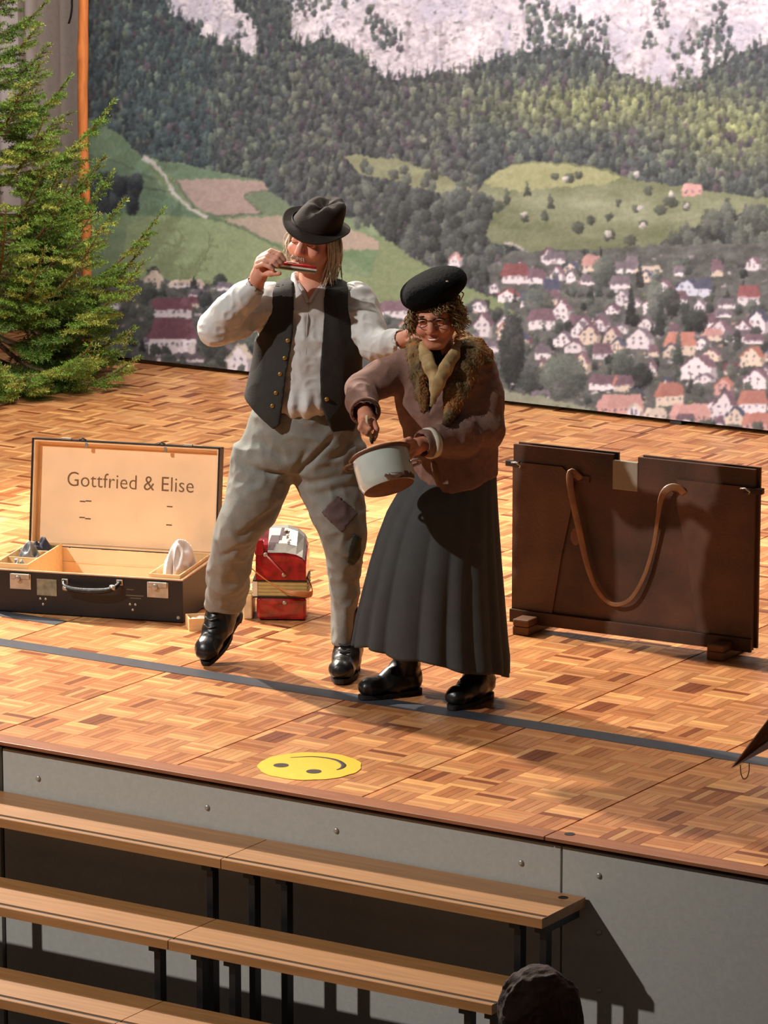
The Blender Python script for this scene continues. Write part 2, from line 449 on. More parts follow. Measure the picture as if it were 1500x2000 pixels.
def house(x, y, w, h, roof, wall, kind):
    rc = np.array(ROOF[roof], float) * pr.uniform(0.92, 1.06); wc = np.array(WALL[wall], float) * pr.uniform(0.94, 1.04)
    x0, x1 = x - w / 2, x + w / 2
    if kind == 'g':
        e = y - h * 0.52; s = w * 0.16; ap = x - w * 0.10
        fillpoly([(x0, y), (x0, e), (ap, y - h), (x1 - s, e), (x1 - s, y)], wc)
        fillpoly([(x1 - s, y), (x1 - s, e), (x1, e - 2), (x1, y - 2)], wc * 0.72)
        fillpoly([(ap, y - h - 2), (ap + w * 0.34, y - h - 1), (x1 + 2, e), (x1 - s - 1, e + 2)], rc)
        fillpoly([(ap, y - h - 2), (ap + 3, y - h + 1), (x0 - 1, e + 3), (x0 - 3, e)], rc * 0.85)
        wx = [x0 + w * 0.22, x0 + w * 0.5]
        ys = [y - h * 0.22, y - h * 0.46] if h > 26 else [y - h * 0.3]
    else:
        e = y - h * 0.46
        fillpoly([(x0 + 2, y), (x0 + 2, e), (x1 - 2, e), (x1 - 2, y)], wc)
        fillpoly([(x0 - 2, e + 2), (x0 + w * 0.14, y - h), (x1 - w * 0.10, y - h), (x1 + 2, e + 2)], rc)
        fillpoly([(x0 - 2, e + 2), (x0 + w * 0.14, y - h), (x0 + w * 0.30, y - h), (x0 + w * 0.2, e + 2)], rc * 1.07)
        wx = np.linspace(x0 + w * 0.16, x1 - w * 0.2, max(2, int(w / 13))); ys = [y - h * 0.24]
    dk = np.array((96, 92, 104.))
    for a in wx:
        for bb in ys: fillpoly([(a, bb), (a, bb - 5), (a + 4, bb - 5), (a + 4, bb)], dk, 0.85)

# forest ground tone
IMG[:] = (66, 72, 68); IMG += (noise2(60, 40, 21, 3) * 9)[..., None]
CLIFF = [(300, -360), (315, 0), (340, 28), (376, 52), (404, 76), (460, 100), (504, 120), (512, 72), (492, 40), (462, 8), (480, -60), (540, -60), (560, 16), (564, 44), (576, 92), (592, 88), (644, 72), (700, 108), (740, 144), (772, 154), (808, 158), (860, 140), (896, 149), (942, 124), (983, 116), (1045, 100), (1100, 92), (1177, 103), (1210, 140), (1277, 165), (1314, 178), (1363, 161), (1388, 136), (1438, 103), (1500, 83), (1620, 60), (1960, 40), (1960, -360)]
cm = region(CLIFF, 1.0)
n1 = noise2(70, 90, 31, 4); n2 = noise2(13, 9, 41, 3); n3 = noise2(30, 60, 51, 3); n4 = noise2(7, 5, 58, 2)
rock = np.array((204, 196, 200.))[None, None] + (n1 * 28 + n2 * 30 + n4 * 26)[..., None] * np.array((1, 1, 0.9))
bl = np.clip((n3 - 0.0) * 2.6, 0, 1)[..., None]; rock = rock * (1 - 0.6 * bl) + np.array((176, 174, 192.)) * 0.6 * bl
crack = np.clip(1 - np.abs(noise2(26, 18, 61, 3)) / 0.06, 0, 1) * (n1 > -0.25); rock = rock * (1 - 0.6 * crack[..., None]) + np.array((104, 92, 92.)) * 0.6 * crack[..., None]
vert = np.clip((noise2(9, 46, 71, 2) - 0.28) * 5, 0, 1) * (noise2(60, 40, 75, 2) > -0.1); rock = rock * (1 - 0.35 * vert[..., None]) + np.array((120, 106, 104.)) * 0.35 * vert[..., None]
crack2 = np.clip(1 - np.abs(noise2(15, 7, 65, 2)) / 0.09, 0, 1) * (noise2(50, 40, 67, 2) > -0.05); rock = rock * (1 - 0.42 * crack2[..., None]) + np.array((122, 106, 100.)) * 0.42 * crack2[..., None]
spk = np.clip((noise2(10, 8, 69, 2) - 0.42) * 6, 0, 1) * (noise2(80, 60, 70, 2) > 0.0); rock = rock * (1 - 0.7 * spk[..., None]) + np.array((92, 92, 80.)) * 0.7 * spk[..., None]
IMG[cm] = rock[cm]
MEADOW = [(150, 230), (172, 236), (204, 244), (236, 264), (260, 292), (280, 308), (360, 320), (440, 338), (512, 352), (522, 372), (560, 398), (640, 420), (700, 428), (752, 462), (800, 500), (850, 530), (900, 556), (960, 580), (1025, 605), (1010, 625), (950, 600), (900, 600), (860, 590), (800, 585), (700, 600), (600, 585), (480, 566), (400, 556), (300, 548), (230, 552), (150, 560)]
RMEADOW = [(942, 362), (960, 340), (1000, 320), (1040, 315), (1100, 317), (1160, 325), (1200, 333), (1235, 352), (1320, 364), (1380, 372), (1500, 388), (1700, 400), (1960, 410), (1960, 420), (1500, 405), (1430, 420), (1360, 440), (1300, 470), (1260, 500), (1150, 486), (1060, 494), (960, 474), (890, 444), (896, 404)]
MIDM = [(672, 302), (720, 304), (800, 318), (880, 350), (930, 372), (900, 400), (840, 372), (760, 350), (700, 340)]
VILL = [(150, 545), (300, 545), (480, 562), (700, 598), (900, 600), (950, 598), (1015, 625), (960, 560), (950, 520), (1000, 490), (1060, 490), (1250, 482), (1500, 472), (1960, 466), (1960, 930), (150, 930)]
mm, rm, vm, dm = region(MEADOW, .3), region(RMEADOW, .5), region(VILL, .6), region(MIDM, .6)
def forestcol(x, y):
    base = np.array((74, 84, 78.))
    if x < 420: base = np.array((68, 84, 80.))
    if 560 < x < 930 and y > 120: base = np.array((78, 84, 78.))
    sun = math.exp(-((x - 1170) / 240.) ** 2 - ((y - 205) / 48.) ** 2)
    sun2 = math.exp(-((x - 1440) / 120.) ** 2 - ((y - 265) / 60.) ** 2)
    c = base + (np.array((138, 146, 84.)) - base) * min(1, 0.85 * sun + 0.75 * sun2)
    r = pr.random_sample()
    if r < 0.16: c = c * 1.0 + np.array((26, 28, 12.))
    elif r < 0.36: c = c * 0.82
    elif r < 0.44: c = np.array((84, 76, 78.))
    return c * pr.uniform(0.86, 1.12)
pts = []
for yy in np.arange(-330, 620, 8.5):
    for xx in np.arange(150, 1960, 12.0):
        pts.append((xx + pr.uniform(-6, 6), yy + pr.uniform(-5, 5)))
def at(mask, x, y):
    i, j = int((x - PX0) / CS), int((y - PY0) / CS)
    return bool(mask[j, i]) if 0 <= i < PW and 0 <= j < PH else False
sparse = noise2(60, 60, 91, 3)
for x, y in sorted(pts, key=lambda p: p[1]):
    if at(mm, x, y) or at(rm, x, y) or at(vm, x, y) or at(dm, x, y): continue
    sz = 0.75 + 0.5 * np.clip(y / 500., 0, 1)
    if at(cm, x, y):
        v = sparse[min(PH-1, int((y-PY0)/CS)), min(PW-1, int((x-PX0)/CS))]
        veg = (1020 < x < 1190 and 30 < y < 110) or (540 < x < 700 and y < 30 and x + y * 3 < 700)
        if not ((veg and pr.random_sample() < 0.75) or v > 0.22): continue
        treestamp(x, y + 8, 6, 15, forestcol(x, y) * 1.05, pr.random_sample() < .5); continue
    con = pr.random_sample() < (0.5 if y < 220 else 0.3)
    treestamp(x, y + 10, pr.uniform(6, 10) * sz, pr.uniform(18, 28) * sz * (1.15 if con else 0.85), forestcol(x, y), con)
for k in range(260):
    i = pr.randint(1, len(CLIFF) - 3); a_, b_ = np.array(CLIFF[i]), np.array(CLIFF[i + 1]); q = a_ + (b_ - a_) * pr.random_sample()
    treestamp(q[0] + pr.uniform(-6, 6), q[1] + pr.uniform(-4, 14), pr.uniform(3, 6), pr.uniform(14, 30), forestcol(q[0], q[1]) * pr.uniform(.8, 1.1), True)
# meadows, fields, track
nm = noise2(50, 16, 101, 3)
IMG[mm] = (np.array((122, 148, 98.))[None, None] + nm[..., None] * np.array((12, 12, 8)))[mm]
paint([(150, 230), (172, 236), (204, 244), (236, 264), (280, 308), (300, 345), (330, 380), (280, 372), (172, 300), (150, 296)], (110, 142, 100), 5)
paint([(150, 300), (172, 300), (250, 330), (330, 385), (400, 425), (300, 420), (150, 410)], (104, 136, 96), 5)
paint([(285, 312), (360, 321), (512, 353), (440, 348), (345, 350)], (108, 138, 98), 5)
paint([(300, 420), (400, 428), (520, 460), (600, 500), (700, 540), (800, 560), (900, 590), (700, 597), (480, 560), (300, 546), (230, 550), (250, 440)], (140, 162, 104), 8)
paint([(750, 470), (850, 535), (960, 582), (1022, 606), (1010, 620), (950, 598), (860, 560), (780, 520)], (128, 150, 92), 6)
paint([(340, 352), (440, 349), (512, 353), (523, 370), (478, 383), (516, 418), (420, 420), (385, 405), (360, 375)], (178, 152, 134), 8)
paint([(482, 382), (523, 372), (570, 400), (560, 420), (518, 419)], (116, 138, 96), 5)
paint([(430, 428), (560, 421), (640, 436), (700, 452), (762, 480), (752, 488), (660, 488), (560, 478), (500, 460)], (180, 160, 134), 7)
paint([(660, 488), (752, 488), (800, 525), (830, 560), (760, 552), (700, 520)], (112, 146, 92), 6)
paint([(706, 432), (730, 440), (748, 462), (720, 456)], (136, 160, 110), 4)
def line(pts_, w, col, a=1.0):
    P = spline([(x, y, 0) for x, y in pts_], 40)[:, :2]
    T = np.gradient(P, axis=0); Nn = np.stack([-T[:, 1], T[:, 0]], 1); Nn /= np.linalg.norm(Nn, axis=1)[:, None]
    ww = np.interp(np.linspace(0, 1, 40), np.linspace(0, 1, len(w)), w)[:, None] if not np.isscalar(w) else w
    A, B = P + Nn * ww / 2, P - Nn * ww / 2
    for i in range(39): fillpoly([A[i], A[i+1], B[i+1], B[i]], col, a)
line([(520, 370), (478, 383), (516, 418)], 4, (84, 108, 74), .8)
line([(400, 424), (460, 440), (545, 482), (640, 520)], 6, (92, 116, 78), .8)
line([(345, 352), (370, 392), (405, 420), (516, 418)], 4, (96, 106, 80), .8)
line([(172, 302), (240, 320), (300, 350)], 4, (88, 112, 84), .7)
line([(250, 362), (320, 372), (340, 374)], 3, (74, 92, 72), .8)
line([(278, 308), (300, 320), (325, 350), (340, 378), (365, 402), (405, 425)], (10, 8, 6, 7, 6, 8), (206, 200, 188))
for k in range(40): treestamp(pr.uniform(150, 268), pr.uniform(370, 425), 14, 36, np.array((56, 64, 62.)) * pr.uniform(.85, 1.15))
items0 = []
IMG[rm] = (np.array((118, 128, 84.))[None, None] + (nm * 18 + noise2(120, 50, 111, 2) * 16 + np.clip(1 - np.abs((gy - 395) - (gx - 1100) * .1) / 45., 0, 1) * 22)[..., None])[rm]
paint([(945, 362), (965, 338), (1005, 321), (1060, 318), (1160, 328), (1215, 345), (1180, 360), (1080, 366), (1010, 374)], (158, 164, 104), 9, .4)
IMG[dm] = (np.array((140, 146, 100.))[None, None] + (nm * 18)[..., None])[dm]
for k in range(60): treestamp(pr.uniform(690, 930), pr.uniform(330, 470), pr.uniform(7, 13), pr.uniform(18, 30), np.array((90, 98, 84.)) * pr.uniform(.7, 1.15))
for k in range(150): treestamp(pr.uniform(760, 960), pr.uniform(400, 560) , pr.uniform(9, 15), pr.uniform(24, 40), np.array((80, 88, 78.)) * pr.uniform(.7, 1.15)) if True else 0
IMG[mm & (gy > 470 + (gx - 760) * 0.52) & (gx > 740)] = (128, 148, 92)
paint([(745, 475), (850, 540), (960, 586), (1022, 608), (1010, 620), (950, 598), (860, 585), (780, 580), (700, 590)], (132, 152, 96), 7)
for (x, y, w, h) in [(990, 400, 11, 34), (1030, 384, 11, 30), (972, 416, 13, 26), (1076, 408, 11, 32), (1064, 432, 8, 20), (1025, 436, 9, 18), (1112, 358, 11, 22), (1084, 352, 8, 15), (1130, 350, 9, 16), (1208, 404, 7, 14), (1266, 382, 10, 20), (1190, 432, 9, 16), (1130, 456, 14, 24), (1155, 440, 10, 18), (1190, 470, 12, 24), (1230, 480, 14, 20), (1242, 415, 10, 16), (1290, 420, 14, 20), (1310, 404, 16, 20), (1340, 412, 10, 20), (1255, 446, 9, 16), (1420, 430, 30, 44), (1380, 470, 40, 60), (1310, 490, 16, 50), (1340, 486, 14, 56), (1450, 480, 34, 56), (1490, 460, 26, 60)] + [(1520 + 34 * k, 440 + 20 * (k % 3), 24, 44) for k in range(13)]:
    treestamp(x, y, w, h, np.array((76, 84, 66.)) * pr.uniform(.85, 1.1), h > 28)
for (x, y) in [(1104, 356), (1250, 412), (1340, 408), (1188, 462), (1255, 448), (1022, 424), (1310, 386), (1244, 346)]: treestamp(x, y, 7, 12, (196, 190, 180))
for k in range(260):
    x, y = pr.uniform(1290, 1960), pr.uniform(415, 560)
    if y < 430 + max(0, 1400 - x) * 0.75: continue
    if y > 520 + max(0, (x - 1350)) * 0.12 and x > 1440: continue
    items0.append((x, y, pr.uniform(10, 18), pr.uniform(30, 50)))
for x, y, w_, h_ in sorted(items0, key=lambda q: q[1]): treestamp(x, y, w_, h_, np.array((84, 92, 78.)) * pr.uniform(.66, 1.2), pr.random_sample() < .25)
house(1352, 382, 40, 24, 'pink', 'p', 's'); line([(985, 474), (1010, 482), (1040, 498)], 5, (186, 180, 170))
# village
IMG[vm] = (np.array((94, 98, 88.))[None, None] + (noise2(22, 12, 121, 3) * 26)[..., None])[vm]
Z = lambda l, sx, ox, oy: [(ox + a * sx, oy + b * sx, c * sx, d * sx, r, w, k) for a, b, c, d, r, w, k in l]
H = Z([(460,190,110,62,'grey','w','s'),(640,232,95,88,'pink','c','s'),(800,236,110,60,'grey','w','s'),(915,244,130,44,'cream','w','s'),(265,285,140,95,'red','w','s'),(370,292,85,80,'mauve','w','s'),(540,278,60,60,'grey','w','g'),(620,290,80,46,'grey','w','s'),(780,312,110,66,'grey','w','s'),(440,356,92,96,'slate','w','s'),(235,374,112,64,'red','w','g'),(165,334,52,58,'grey','w','g'),(340,404,112,84,'slate','w','s'),(395,512,140,108,'mauve','w','s'),(495,474,92,112,'mauve','w','g'),(790,390,78,76,'grey','w','g'),(945,434,112,92,'mauve','w','g'),(990,348,104,78,'mauve','w','g'),(1110,346,130,84,'slate','b','g'),(1190,350,70,96,'slate','b','s'),(1165,424,62,64,'grey','w','g'),(1405,396,112,104,'red','w','s'),(910,514,82,62,'grey','w','g'),(600,520,84,74,'mauve','w','g'),(680,505,80,50,'mauve','w','s'),(630,584,104,96,'mauve','c','g'),(740,594,96,96,'mauve','c','g'),(875,606,136,104,'grey','w','g'),(500,594,104,74,'grey','w','g'),(556,624,104,62,'mauve','w','g'),(1072,636,160,116,'orange','c','s'),(1230,564,112,60,'pink','c','s'),(1350,570,146,66,'grey','w','s'),(1450,530,112,116,'slate','w','g'),(690,660,106,84,'mauve','w','s'),(590,722,94,98,'mauve','c','g'),(398,770,64,120,'mauve','c','g'),(690,806,140,76,'mauve','w','s'),(790,812,100,74,'orange','w','s'),(1160,752,176,116,'mauve','w','g'),(1225,664,100,62,'mauve','c','g'),(1425,690,124,96,'orange','c','g'),(1284,830,94,90,'orange','p','g'),(1020,884,146,116,'orange','c','s'),(780,934,236,108,'pink','p','s'),(1120,968,206,98,'pink','p','s'),(1290,956,116,146,'mauve','w','g'),(1425,920,146,116,'orange','w','s'),(1445,800,134,100,'mauve','w','g'),(1450,1010,160,96,'orange','p','s'),(950,952,110,62,'cream','c','s'),(850,940,74,66,'cream','w','g'),(110,548,96,120,'mauve','w','g'),(75,414,62,52,'grey','w','g'),(205,560,46,84,'orange','c','g'),(395,644,66,70,'grey','w','g'),(150,620,80,60,'grey','w','s'),(930,740,60,80,'mauve','w','g'),(1320,730,90,60,'dred','c','s'),(1280,450,90,40,'grey','w','s'),(60,600,90,70,'grey','w','g'),(330,600,60,50,'dred','w','s')], .4, 900, 440)
H += Z([(350,916,96,92,'cream','c','g'),(510,905,180,40,'cream','w','s'),(570,955,100,44,'grey','w','s'),(430,1050,220,96,'dred','w','s'),(440,1230,238,176,'dred','w','s'),(480,1270,240,44,'grey','w','s'),(770,1318,118,132,'cream','w','g'),(692,1262,84,74,'mauve','w','g'),(540,1000,80,50,'dred','c','s'),(160,1010,60,60,'red','w','g'),(700,920,90,40,'grey','w','s'),(330,1180,60,40,'grey','w','s')], .4, 160, 200)
H += [(770, 622, 60, 34, 'mauve', 'w', 's'), (800, 650, 40, 30, 'orange', 'c', 'g'), (890, 520, 26, 26, 'pink', 'w', 'g'), (935, 610, 32, 24, 'grey', 'w', 'g')]
H += [(1520 + pr.uniform(0, 430), pr.uniform(500, 880), pr.uniform(35, 66), pr.uniform(28, 48), ['mauve', 'orange', 'grey', 'pink', 'red'][k % 5], 'wcp'[k % 3], 'gs'[k % 2]) for k in range(46)]
items = [('h',) + h for h in H]
for k in range(620):
    x, y = pr.uniform(160, 1950), pr.uniform(500, 880)
    if at(vm, x, y): items.append(('t', x, y, pr.uniform(6, 14), pr.uniform(14, 30), pr.random_sample() < .3))
for (x, y, w, h, c) in [(1000, 760, 28, 150, 0), (990, 640, 16, 60, 1), (1040, 770, 30, 60, 0), (1100, 780, 52, 90, 0), (1232, 634, 14, 80, 1), (1325, 712, 16, 70, 1), (1250, 560, 12, 60, 1), (1170, 580, 10, 62, 1), (1280, 640, 20, 96, 0), (1290, 655, 16, 80, 1), (1180, 560, 26, 60, 0), (1250, 760, 26, 50, 0), (1215, 740, 24, 60, 0), (1310, 620, 20, 60, 0), (1360, 650, 26, 50, 0), (1235, 800, 26, 40, 0), (1200, 812, 18, 44, 1), (1050, 620, 34, 60, 0), (1165, 640, 20, 46, 0), (400, 600, 16, 30, 0), (400, 660, 16, 60, 1), (430, 560, 16, 26, 0), (500, 690, 26, 40, 0), (410, 700, 16, 40, 0), (300, 560, 16, 40, 0), (470, 720, 20, 30, 0), (450, 640, 22, 50, 0), (480, 610, 22, 40, 0), (430, 705, 18, 34, 0), (290, 600, 18, 50, 0), (330, 720, 18, 30, 0)]:
    items.append(('t', x, y, w, h, bool(c)))
for k in range(900):
    x, y = pr.uniform(160, 1950), pr.uniform(500, 880)
    if at(vm, x, y):
        w_, h_ = pr.uniform(4, 16), pr.uniform(2, 6); s_ = pr.uniform(-3, 3)
        items.append(('p', x, y, [(x, y), (x + w_, y + s_), (x + w_ * .9, y + s_ - h_), (x + 1, y - h_)], [(214, 206, 210), (176, 164, 170), (60, 60, 62), (124, 132, 92), (150, 138, 140), (196, 150, 138), (232, 226, 228)][k % 7]))
for k in range(120):
    x, y = pr.uniform(930, 1950), pr.uniform(510, 850)
    if at(vm, x, y): items.append(('h', x, y, pr.uniform(22, 40), pr.uniform(18, 34), ['mauve', 'grey', 'slate', 'mauve', 'grey', 'mauve'][k % 6], 'wwc'[k % 3], 'gs'[k % 2]))
for it in sorted(items, key=lambda i: i[2]):
    if it[0] == 'p': fillpoly(it[3], it[4], 0.8); continue
    if it[0] == 'h': house(*it[1:])
    else: treestamp(it[1], it[2], it[3], it[4], np.array((76, 86, 74.)) * pr.uniform(.62, 1.25), it[5])
paint([(975, 760), (1060, 775), (1160, 800), (1150, 812), (1040, 800), (975, 790)], (146, 152, 120), 8)
line([(975, 785), (1060, 798), (1150, 815)], 5, (186, 184, 170), .8)
for k in range(10): treestamp(1000 + k * 22, 805 + k * 2, 8, pr.uniform(10, 24), (86, 100, 74), k % 2 == 0)
# soft print with slightly irregular outlines
wx_, wy_ = noise2(9, 9, 301, 2) * 2.0, noise2(9, 9, 302, 2) * 2.0
jj, ii = np.meshgrid(np.arange(PH), np.arange(PW), indexing='ij')
IMG = IMG[np.clip(np.round(jj + wy_ * .7).astype(int), 0, PH - 1), np.clip(np.round(ii + wx_ * .7).astype(int), 0, PW - 1)]
K = np.pad(IMG, ((1, 1), (1, 1), (0, 0)), 'edge')
IMG = (K[1:-1, 1:-1] * 4 + (K[:-2, 1:-1] + K[2:, 1:-1] + K[1:-1, :-2] + K[1:-1, 2:]) * 1.2) / 8.8
lum = IMG.mean(axis=2, keepdims=True)
IMG = lum + (IMG - lum) * 0.74 + np.array((-2, 0, 3.))
IMG = IMG * 0.93 + np.array((9, 8, 13.))
IMG = np.clip(IMG + (noise2(5, 5, 201, 2) * 9)[..., None], 0, 255)
BX0, BX1, BZ0, BZ1, BY = -5.352, -0.55, 0.024, 2.46, 6.48
nx, nz = 740, 450
bx, bz = np.meshgrid(np.linspace(BX0, BX1, nx), np.linspace(BZ0, BZ1, nz))
P = np.stack([bx.ravel(), np.full(bx.size, BY), bz.ravel()], 1)
qx, qy = proj(P)
fx = np.clip((qx - PX0) / CS - 0.5, 0, PW - 1.001); fy = np.clip((qy - PY0) / CS - 0.5, 0, PH - 1.001)
i0, j0 = fx.astype(int), fy.astype(int); tx, ty = (fx - i0)[:, None], (fy - j0)[:, None]
C = (IMG[j0, i0] * (1-tx) + IMG[j0, i0+1] * tx) * (1-ty) + (IMG[j0+1, i0] * (1-tx) + IMG[j0+1, i0+1] * tx) * ty
idx = np.arange(nx * nz).reshape(nz, nx)
Fq = np.stack([idx[:-1, :-1], idx[:-1, 1:], idx[1:, 1:], idx[1:, :-1]], -1).reshape(-1, 4)
M_print = mat('backdrop_print', (200, 200, 200), 0.55, var=0.03, scale=120, vcol=True, spec=0.25)
b = MB(); b.box((BX0 + 0.004, BY + 0.0015, 0.024), (BX1, BY + 0.03, 2.462), 0)
backdrop = b.build('backdrop', mat('backdrop_board', (60, 56, 54), 0.7))
tag(backdrop, 'large printed backdrop of a mountain village below forest and pale cliffs', 'backdrop')
link('printed_face', mesh('printed_face', P, Fq, False, lin(C) * 0.92), M_print, backdrop)
for fxp in np.linspace(BX0 + 0.15, BX1 - 0.15, 5):
    b = MB(); b.box((fxp - 0.03, BY + 0.005, 0.0), (fxp + 0.03, BY + 0.34, 0.024)); b.build('foot', mat('backdrop_foot', (40, 36, 34), 0.7), backdrop)
# ================================================================== POLE, SPRUCE, STONE
M_pole = mat('peeled_pole', (206, 122, 62), 0.55, var=0.2, scale=9, stretch=(6, 6, 0.7), bump=0.1, bscale=60)
pt0, pt1 = ground(168, 704), onplane(161, -260, (0, ground(168, 704)[1], 0), (0, 1, 0))
pts = [pt0 + (pt1 - pt0) * t + np.array([0.006 * math.sin(9 * t), 0.004 * math.sin(7 * t + 1), 0]) for t in np.linspace(0, 1, 26)]
rad = [0.0285 + 0.002 * math.sin(t * 23) + 0.0015 * math.sin(t * 51 + 1) - 0.002 * t for t in np.linspace(0, 1, 26)]
pole = MB(); pole.tube(pts, rad, 14); pole = pole.build('wooden_pole', M_pole, smooth=True)
tag(pole, 'upright peeled orange wooden pole at the left end of the printed backdrop', 'pole')
tie = np.array([onplane(x, y, pt0, (0, 1, 0)) + np.array([0, -0.03, 0]) for x, y in ((158, -8), (148, -4), (147, 14), (145, 30), (141, 45))])
b = MB(); b.tube(spline(tie, 14), 0.010, 8, flat=0.3); b.build('strap_end', mat('black_strap', (18, 18, 18), 0.6), pole, True)
b = MB(); b.tube([np.array(pts[-6]) + np.array([0.034*math.cos(a), 0.034*math.sin(a), 0]) for a in np.linspace(0, 6.283, 20)], 0.008, 6)
b.build('strap', mat('black_strap', (18, 18, 18), 0.6), pole, True)

TB = ground(-28, 745)
M_bark = mat('spruce_bark', (104, 78, 52), 0.8, var=0.25, scale=40)
M_need = mat('spruce_needles', (80, 100, 40), 0.5, var=0.12, scale=40, vcol=True, spec=0.3)
spruce = empty('spruce_tree', tuple(TB)); tag(spruce, 'dark green spruce tree standing on stage before the grey curtain', 'tree')
b = MB(); b.tube([(0, 0, 0), (0.01, 0, .6), (0, 0.01, 1.3), (0, 0, 2.0), (0, 0, 2.62)], [.042, .036, .026, .014, .004], 12); b.build('trunk', M_bark, spruce, True)
tr = np.random.RandomState(4)
def needle_cloud(segs):
    """segs: list of (p, q, bright). One thin leaf-blade triangle per needle."""
    Vs = []; Cs = []
    for p, q, br in segs:
        d = q - p; Ln = np.linalg.norm(d)
        if Ln < 1e-4: continue
        d = d / Ln; n = max(4, int(Ln * 520))
        t = tr.uniform(0, 1, n)[:, None]; base = p + (q - p) * t
        r = tr.normal(size=(n, 3)); r[:, 2] = np.where(r[:, 2] < 0, r[:, 2] * 0.75, r[:, 2]); r -= (r @ d)[:, None] * d; r /= np.linalg.norm(r, axis=1)[:, None] + 1e-9
        dirn = d * tr.uniform(0.45, 0.85, n)[:, None] + r; dirn /= np.linalg.norm(dirn, axis=1)[:, None]
        L_ = tr.uniform(0.013, 0.021, n)[:, None]
        w = np.cross(dirn, tr.normal(size=(n, 3))); w /= np.linalg.norm(w, axis=1)[:, None] + 1e-9; w *= 0.0019
        tip = base + dirn * L_; mid = base + dirn * L_ * 0.5
        Vs.append(np.stack([base, mid + w, tip, mid - w], 1).reshape(-1, 3))
        c = np.array(br)[None] * tr.uniform(0.75, 1.4, n)[:, None]
        Cs.append(np.repeat(c, 4, 0))
    V = np.concatenate(Vs); C = np.concatenate(Cs); F = np.arange(len(V)).reshape(-1, 4)
    return V, F, C
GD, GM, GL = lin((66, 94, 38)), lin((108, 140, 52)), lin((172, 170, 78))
whorl = 0
for z0 in np.arange(0.14, 2.5, 0.125):
    nb = 9 if z0 < 0.9 else (6 if z0 < 1.3 else 4)
    for k in range(nb):
        az = 2 * math.pi * (k + 0.5 * (whorl % 2)) / nb + tr.uniform(-.25, .25)
        L_ = (1.02 * (1 - z0 / 2.75)) * tr.uniform(0.82, 1.1) + 0.06
        if z0 < 0.3: L_ *= 0.86
        if z0 > 1.05: L_ *= 0.80
        h = np.array([math.cos(az), math.sin(az), 0])
        if h[1] > 0: L_ = min(L_, (6.24 - TB[1]) / h[1])
        tipx, tipy = proj(TB + h * L_ + np.array([0, 0, z0]))
        if tipx < -50 or h @ FH > 0.80: continue
        rise = 0.26 + 0.42 * (z0 / 2.5) + tr.uniform(-.08, .14)
        if z0 < 0.32: rise = -0.02
        tt = np.linspace(0, 1, 14)
        droop = -0.16 if z0 < 1.0 else -0.05
        side = np.cross(h, [0, 0, 1]); bend = tr.uniform(-.08, .08)
        path = np.array([h * L_ * t + np.array([0, 0, z0 + L_ * (droop * math.sin(t * 3.1) + rise * t ** 1.6 + 0.08 * t ** 4)]) + side * bend * t * t for t in tt])
        path[:, 2] = np.maximum(path[:, 2], 0.03)
        br = MB(); br.tube(path, np.interp(tt, [0, 1], [0.011 * (0.5 + L_), 0.0025]), 6)
        segs = []
        def addseg(P, lum):
            for i in range(len(P) - 1):
                segs.append((P[i], P[i+1], lum))
        addseg(path[5:], GM)
        for s in np.linspace(0.24, 0.97, int(7 + 10 * L_)):
            i = s * 13; i0 = min(int(i), 12); p = path[i0] + (path[i0+1] - path[i0]) * (i - i0)
            T = path[i0+1] - path[i0]; T /= np.linalg.norm(T)
            for sg in (-1, 1):
                if tr.random_sample() < 0.08: continue
                ln = (0.38 * L_ * (1 - s) ** 0.8 + 0.055) * tr.uniform(.7, 1.15)
                dv = T * 0.62 + side * sg * 0.72 + np.array([0, 0, tr.uniform(-.30, .12)]); dv /= np.linalg.norm(dv)
                e = p + dv * ln + np.array([0, 0, -0.12 * ln])
                mid = p + dv * ln * 0.5
                br.tube([p, mid, e], [0.0028, 0.002, 0.0012], 4)
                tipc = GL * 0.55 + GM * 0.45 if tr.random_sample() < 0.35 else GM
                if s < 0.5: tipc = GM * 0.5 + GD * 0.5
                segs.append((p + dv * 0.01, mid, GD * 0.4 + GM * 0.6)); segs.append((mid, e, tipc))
                if ln > 0.10:
                    for u in np.linspace(0.3, 0.85, int(ln / 0.035)):
                        for s2 in (-1, 1):
                            a = p + (e - p) * u; d2 = dv * 0.65 + np.cross(dv, [0, 0, 1.0]) * s2 * 0.7 + np.array([0, 0, tr.uniform(-.35, .05)])
                            d2 /= np.linalg.norm(d2); l2 = ln * 0.42 * (1.05 - u) + 0.02
                            segs.append((a, a + d2 * l2, tipc * tr.uniform(.75, 1.1)))
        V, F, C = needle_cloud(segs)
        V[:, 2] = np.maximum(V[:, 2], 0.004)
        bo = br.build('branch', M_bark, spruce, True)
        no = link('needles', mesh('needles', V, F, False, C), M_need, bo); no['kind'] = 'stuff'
    whorl += 1

SB = ground(16, 755)
def rock_mesh(rx, ry, rz, seed):
    bm = bmesh.new(); bmesh.ops.create_icosphere(bm, subdivisions=4, radius=1)
    P = np.array([v.co[:] for v in bm.verts]); d = 1 + 0.16 * vnoise(P, 1.6, seed) + 0.07 * vnoise(P, 4, seed + 1)
    P = P * d[:, None] * np.array([rx, ry, rz]); P[:, 2] = np.maximum(P[:, 2] + rz * 0.7, 0)
    F = [tuple(v.index for v in f.verts) for f in bm.faces]; bm.free()
    return mesh('stone', P, F, True)
st = link('stone', rock_mesh(0.085, 0.10, 0.036, 3), mat('grey_stone', (136, 128, 112), 0.8, var=0.3, scale=14, bump=0.4), None, tuple(SB)); tag(st, 'flat grey stone weighing down the foot of the spruce', 'stone')

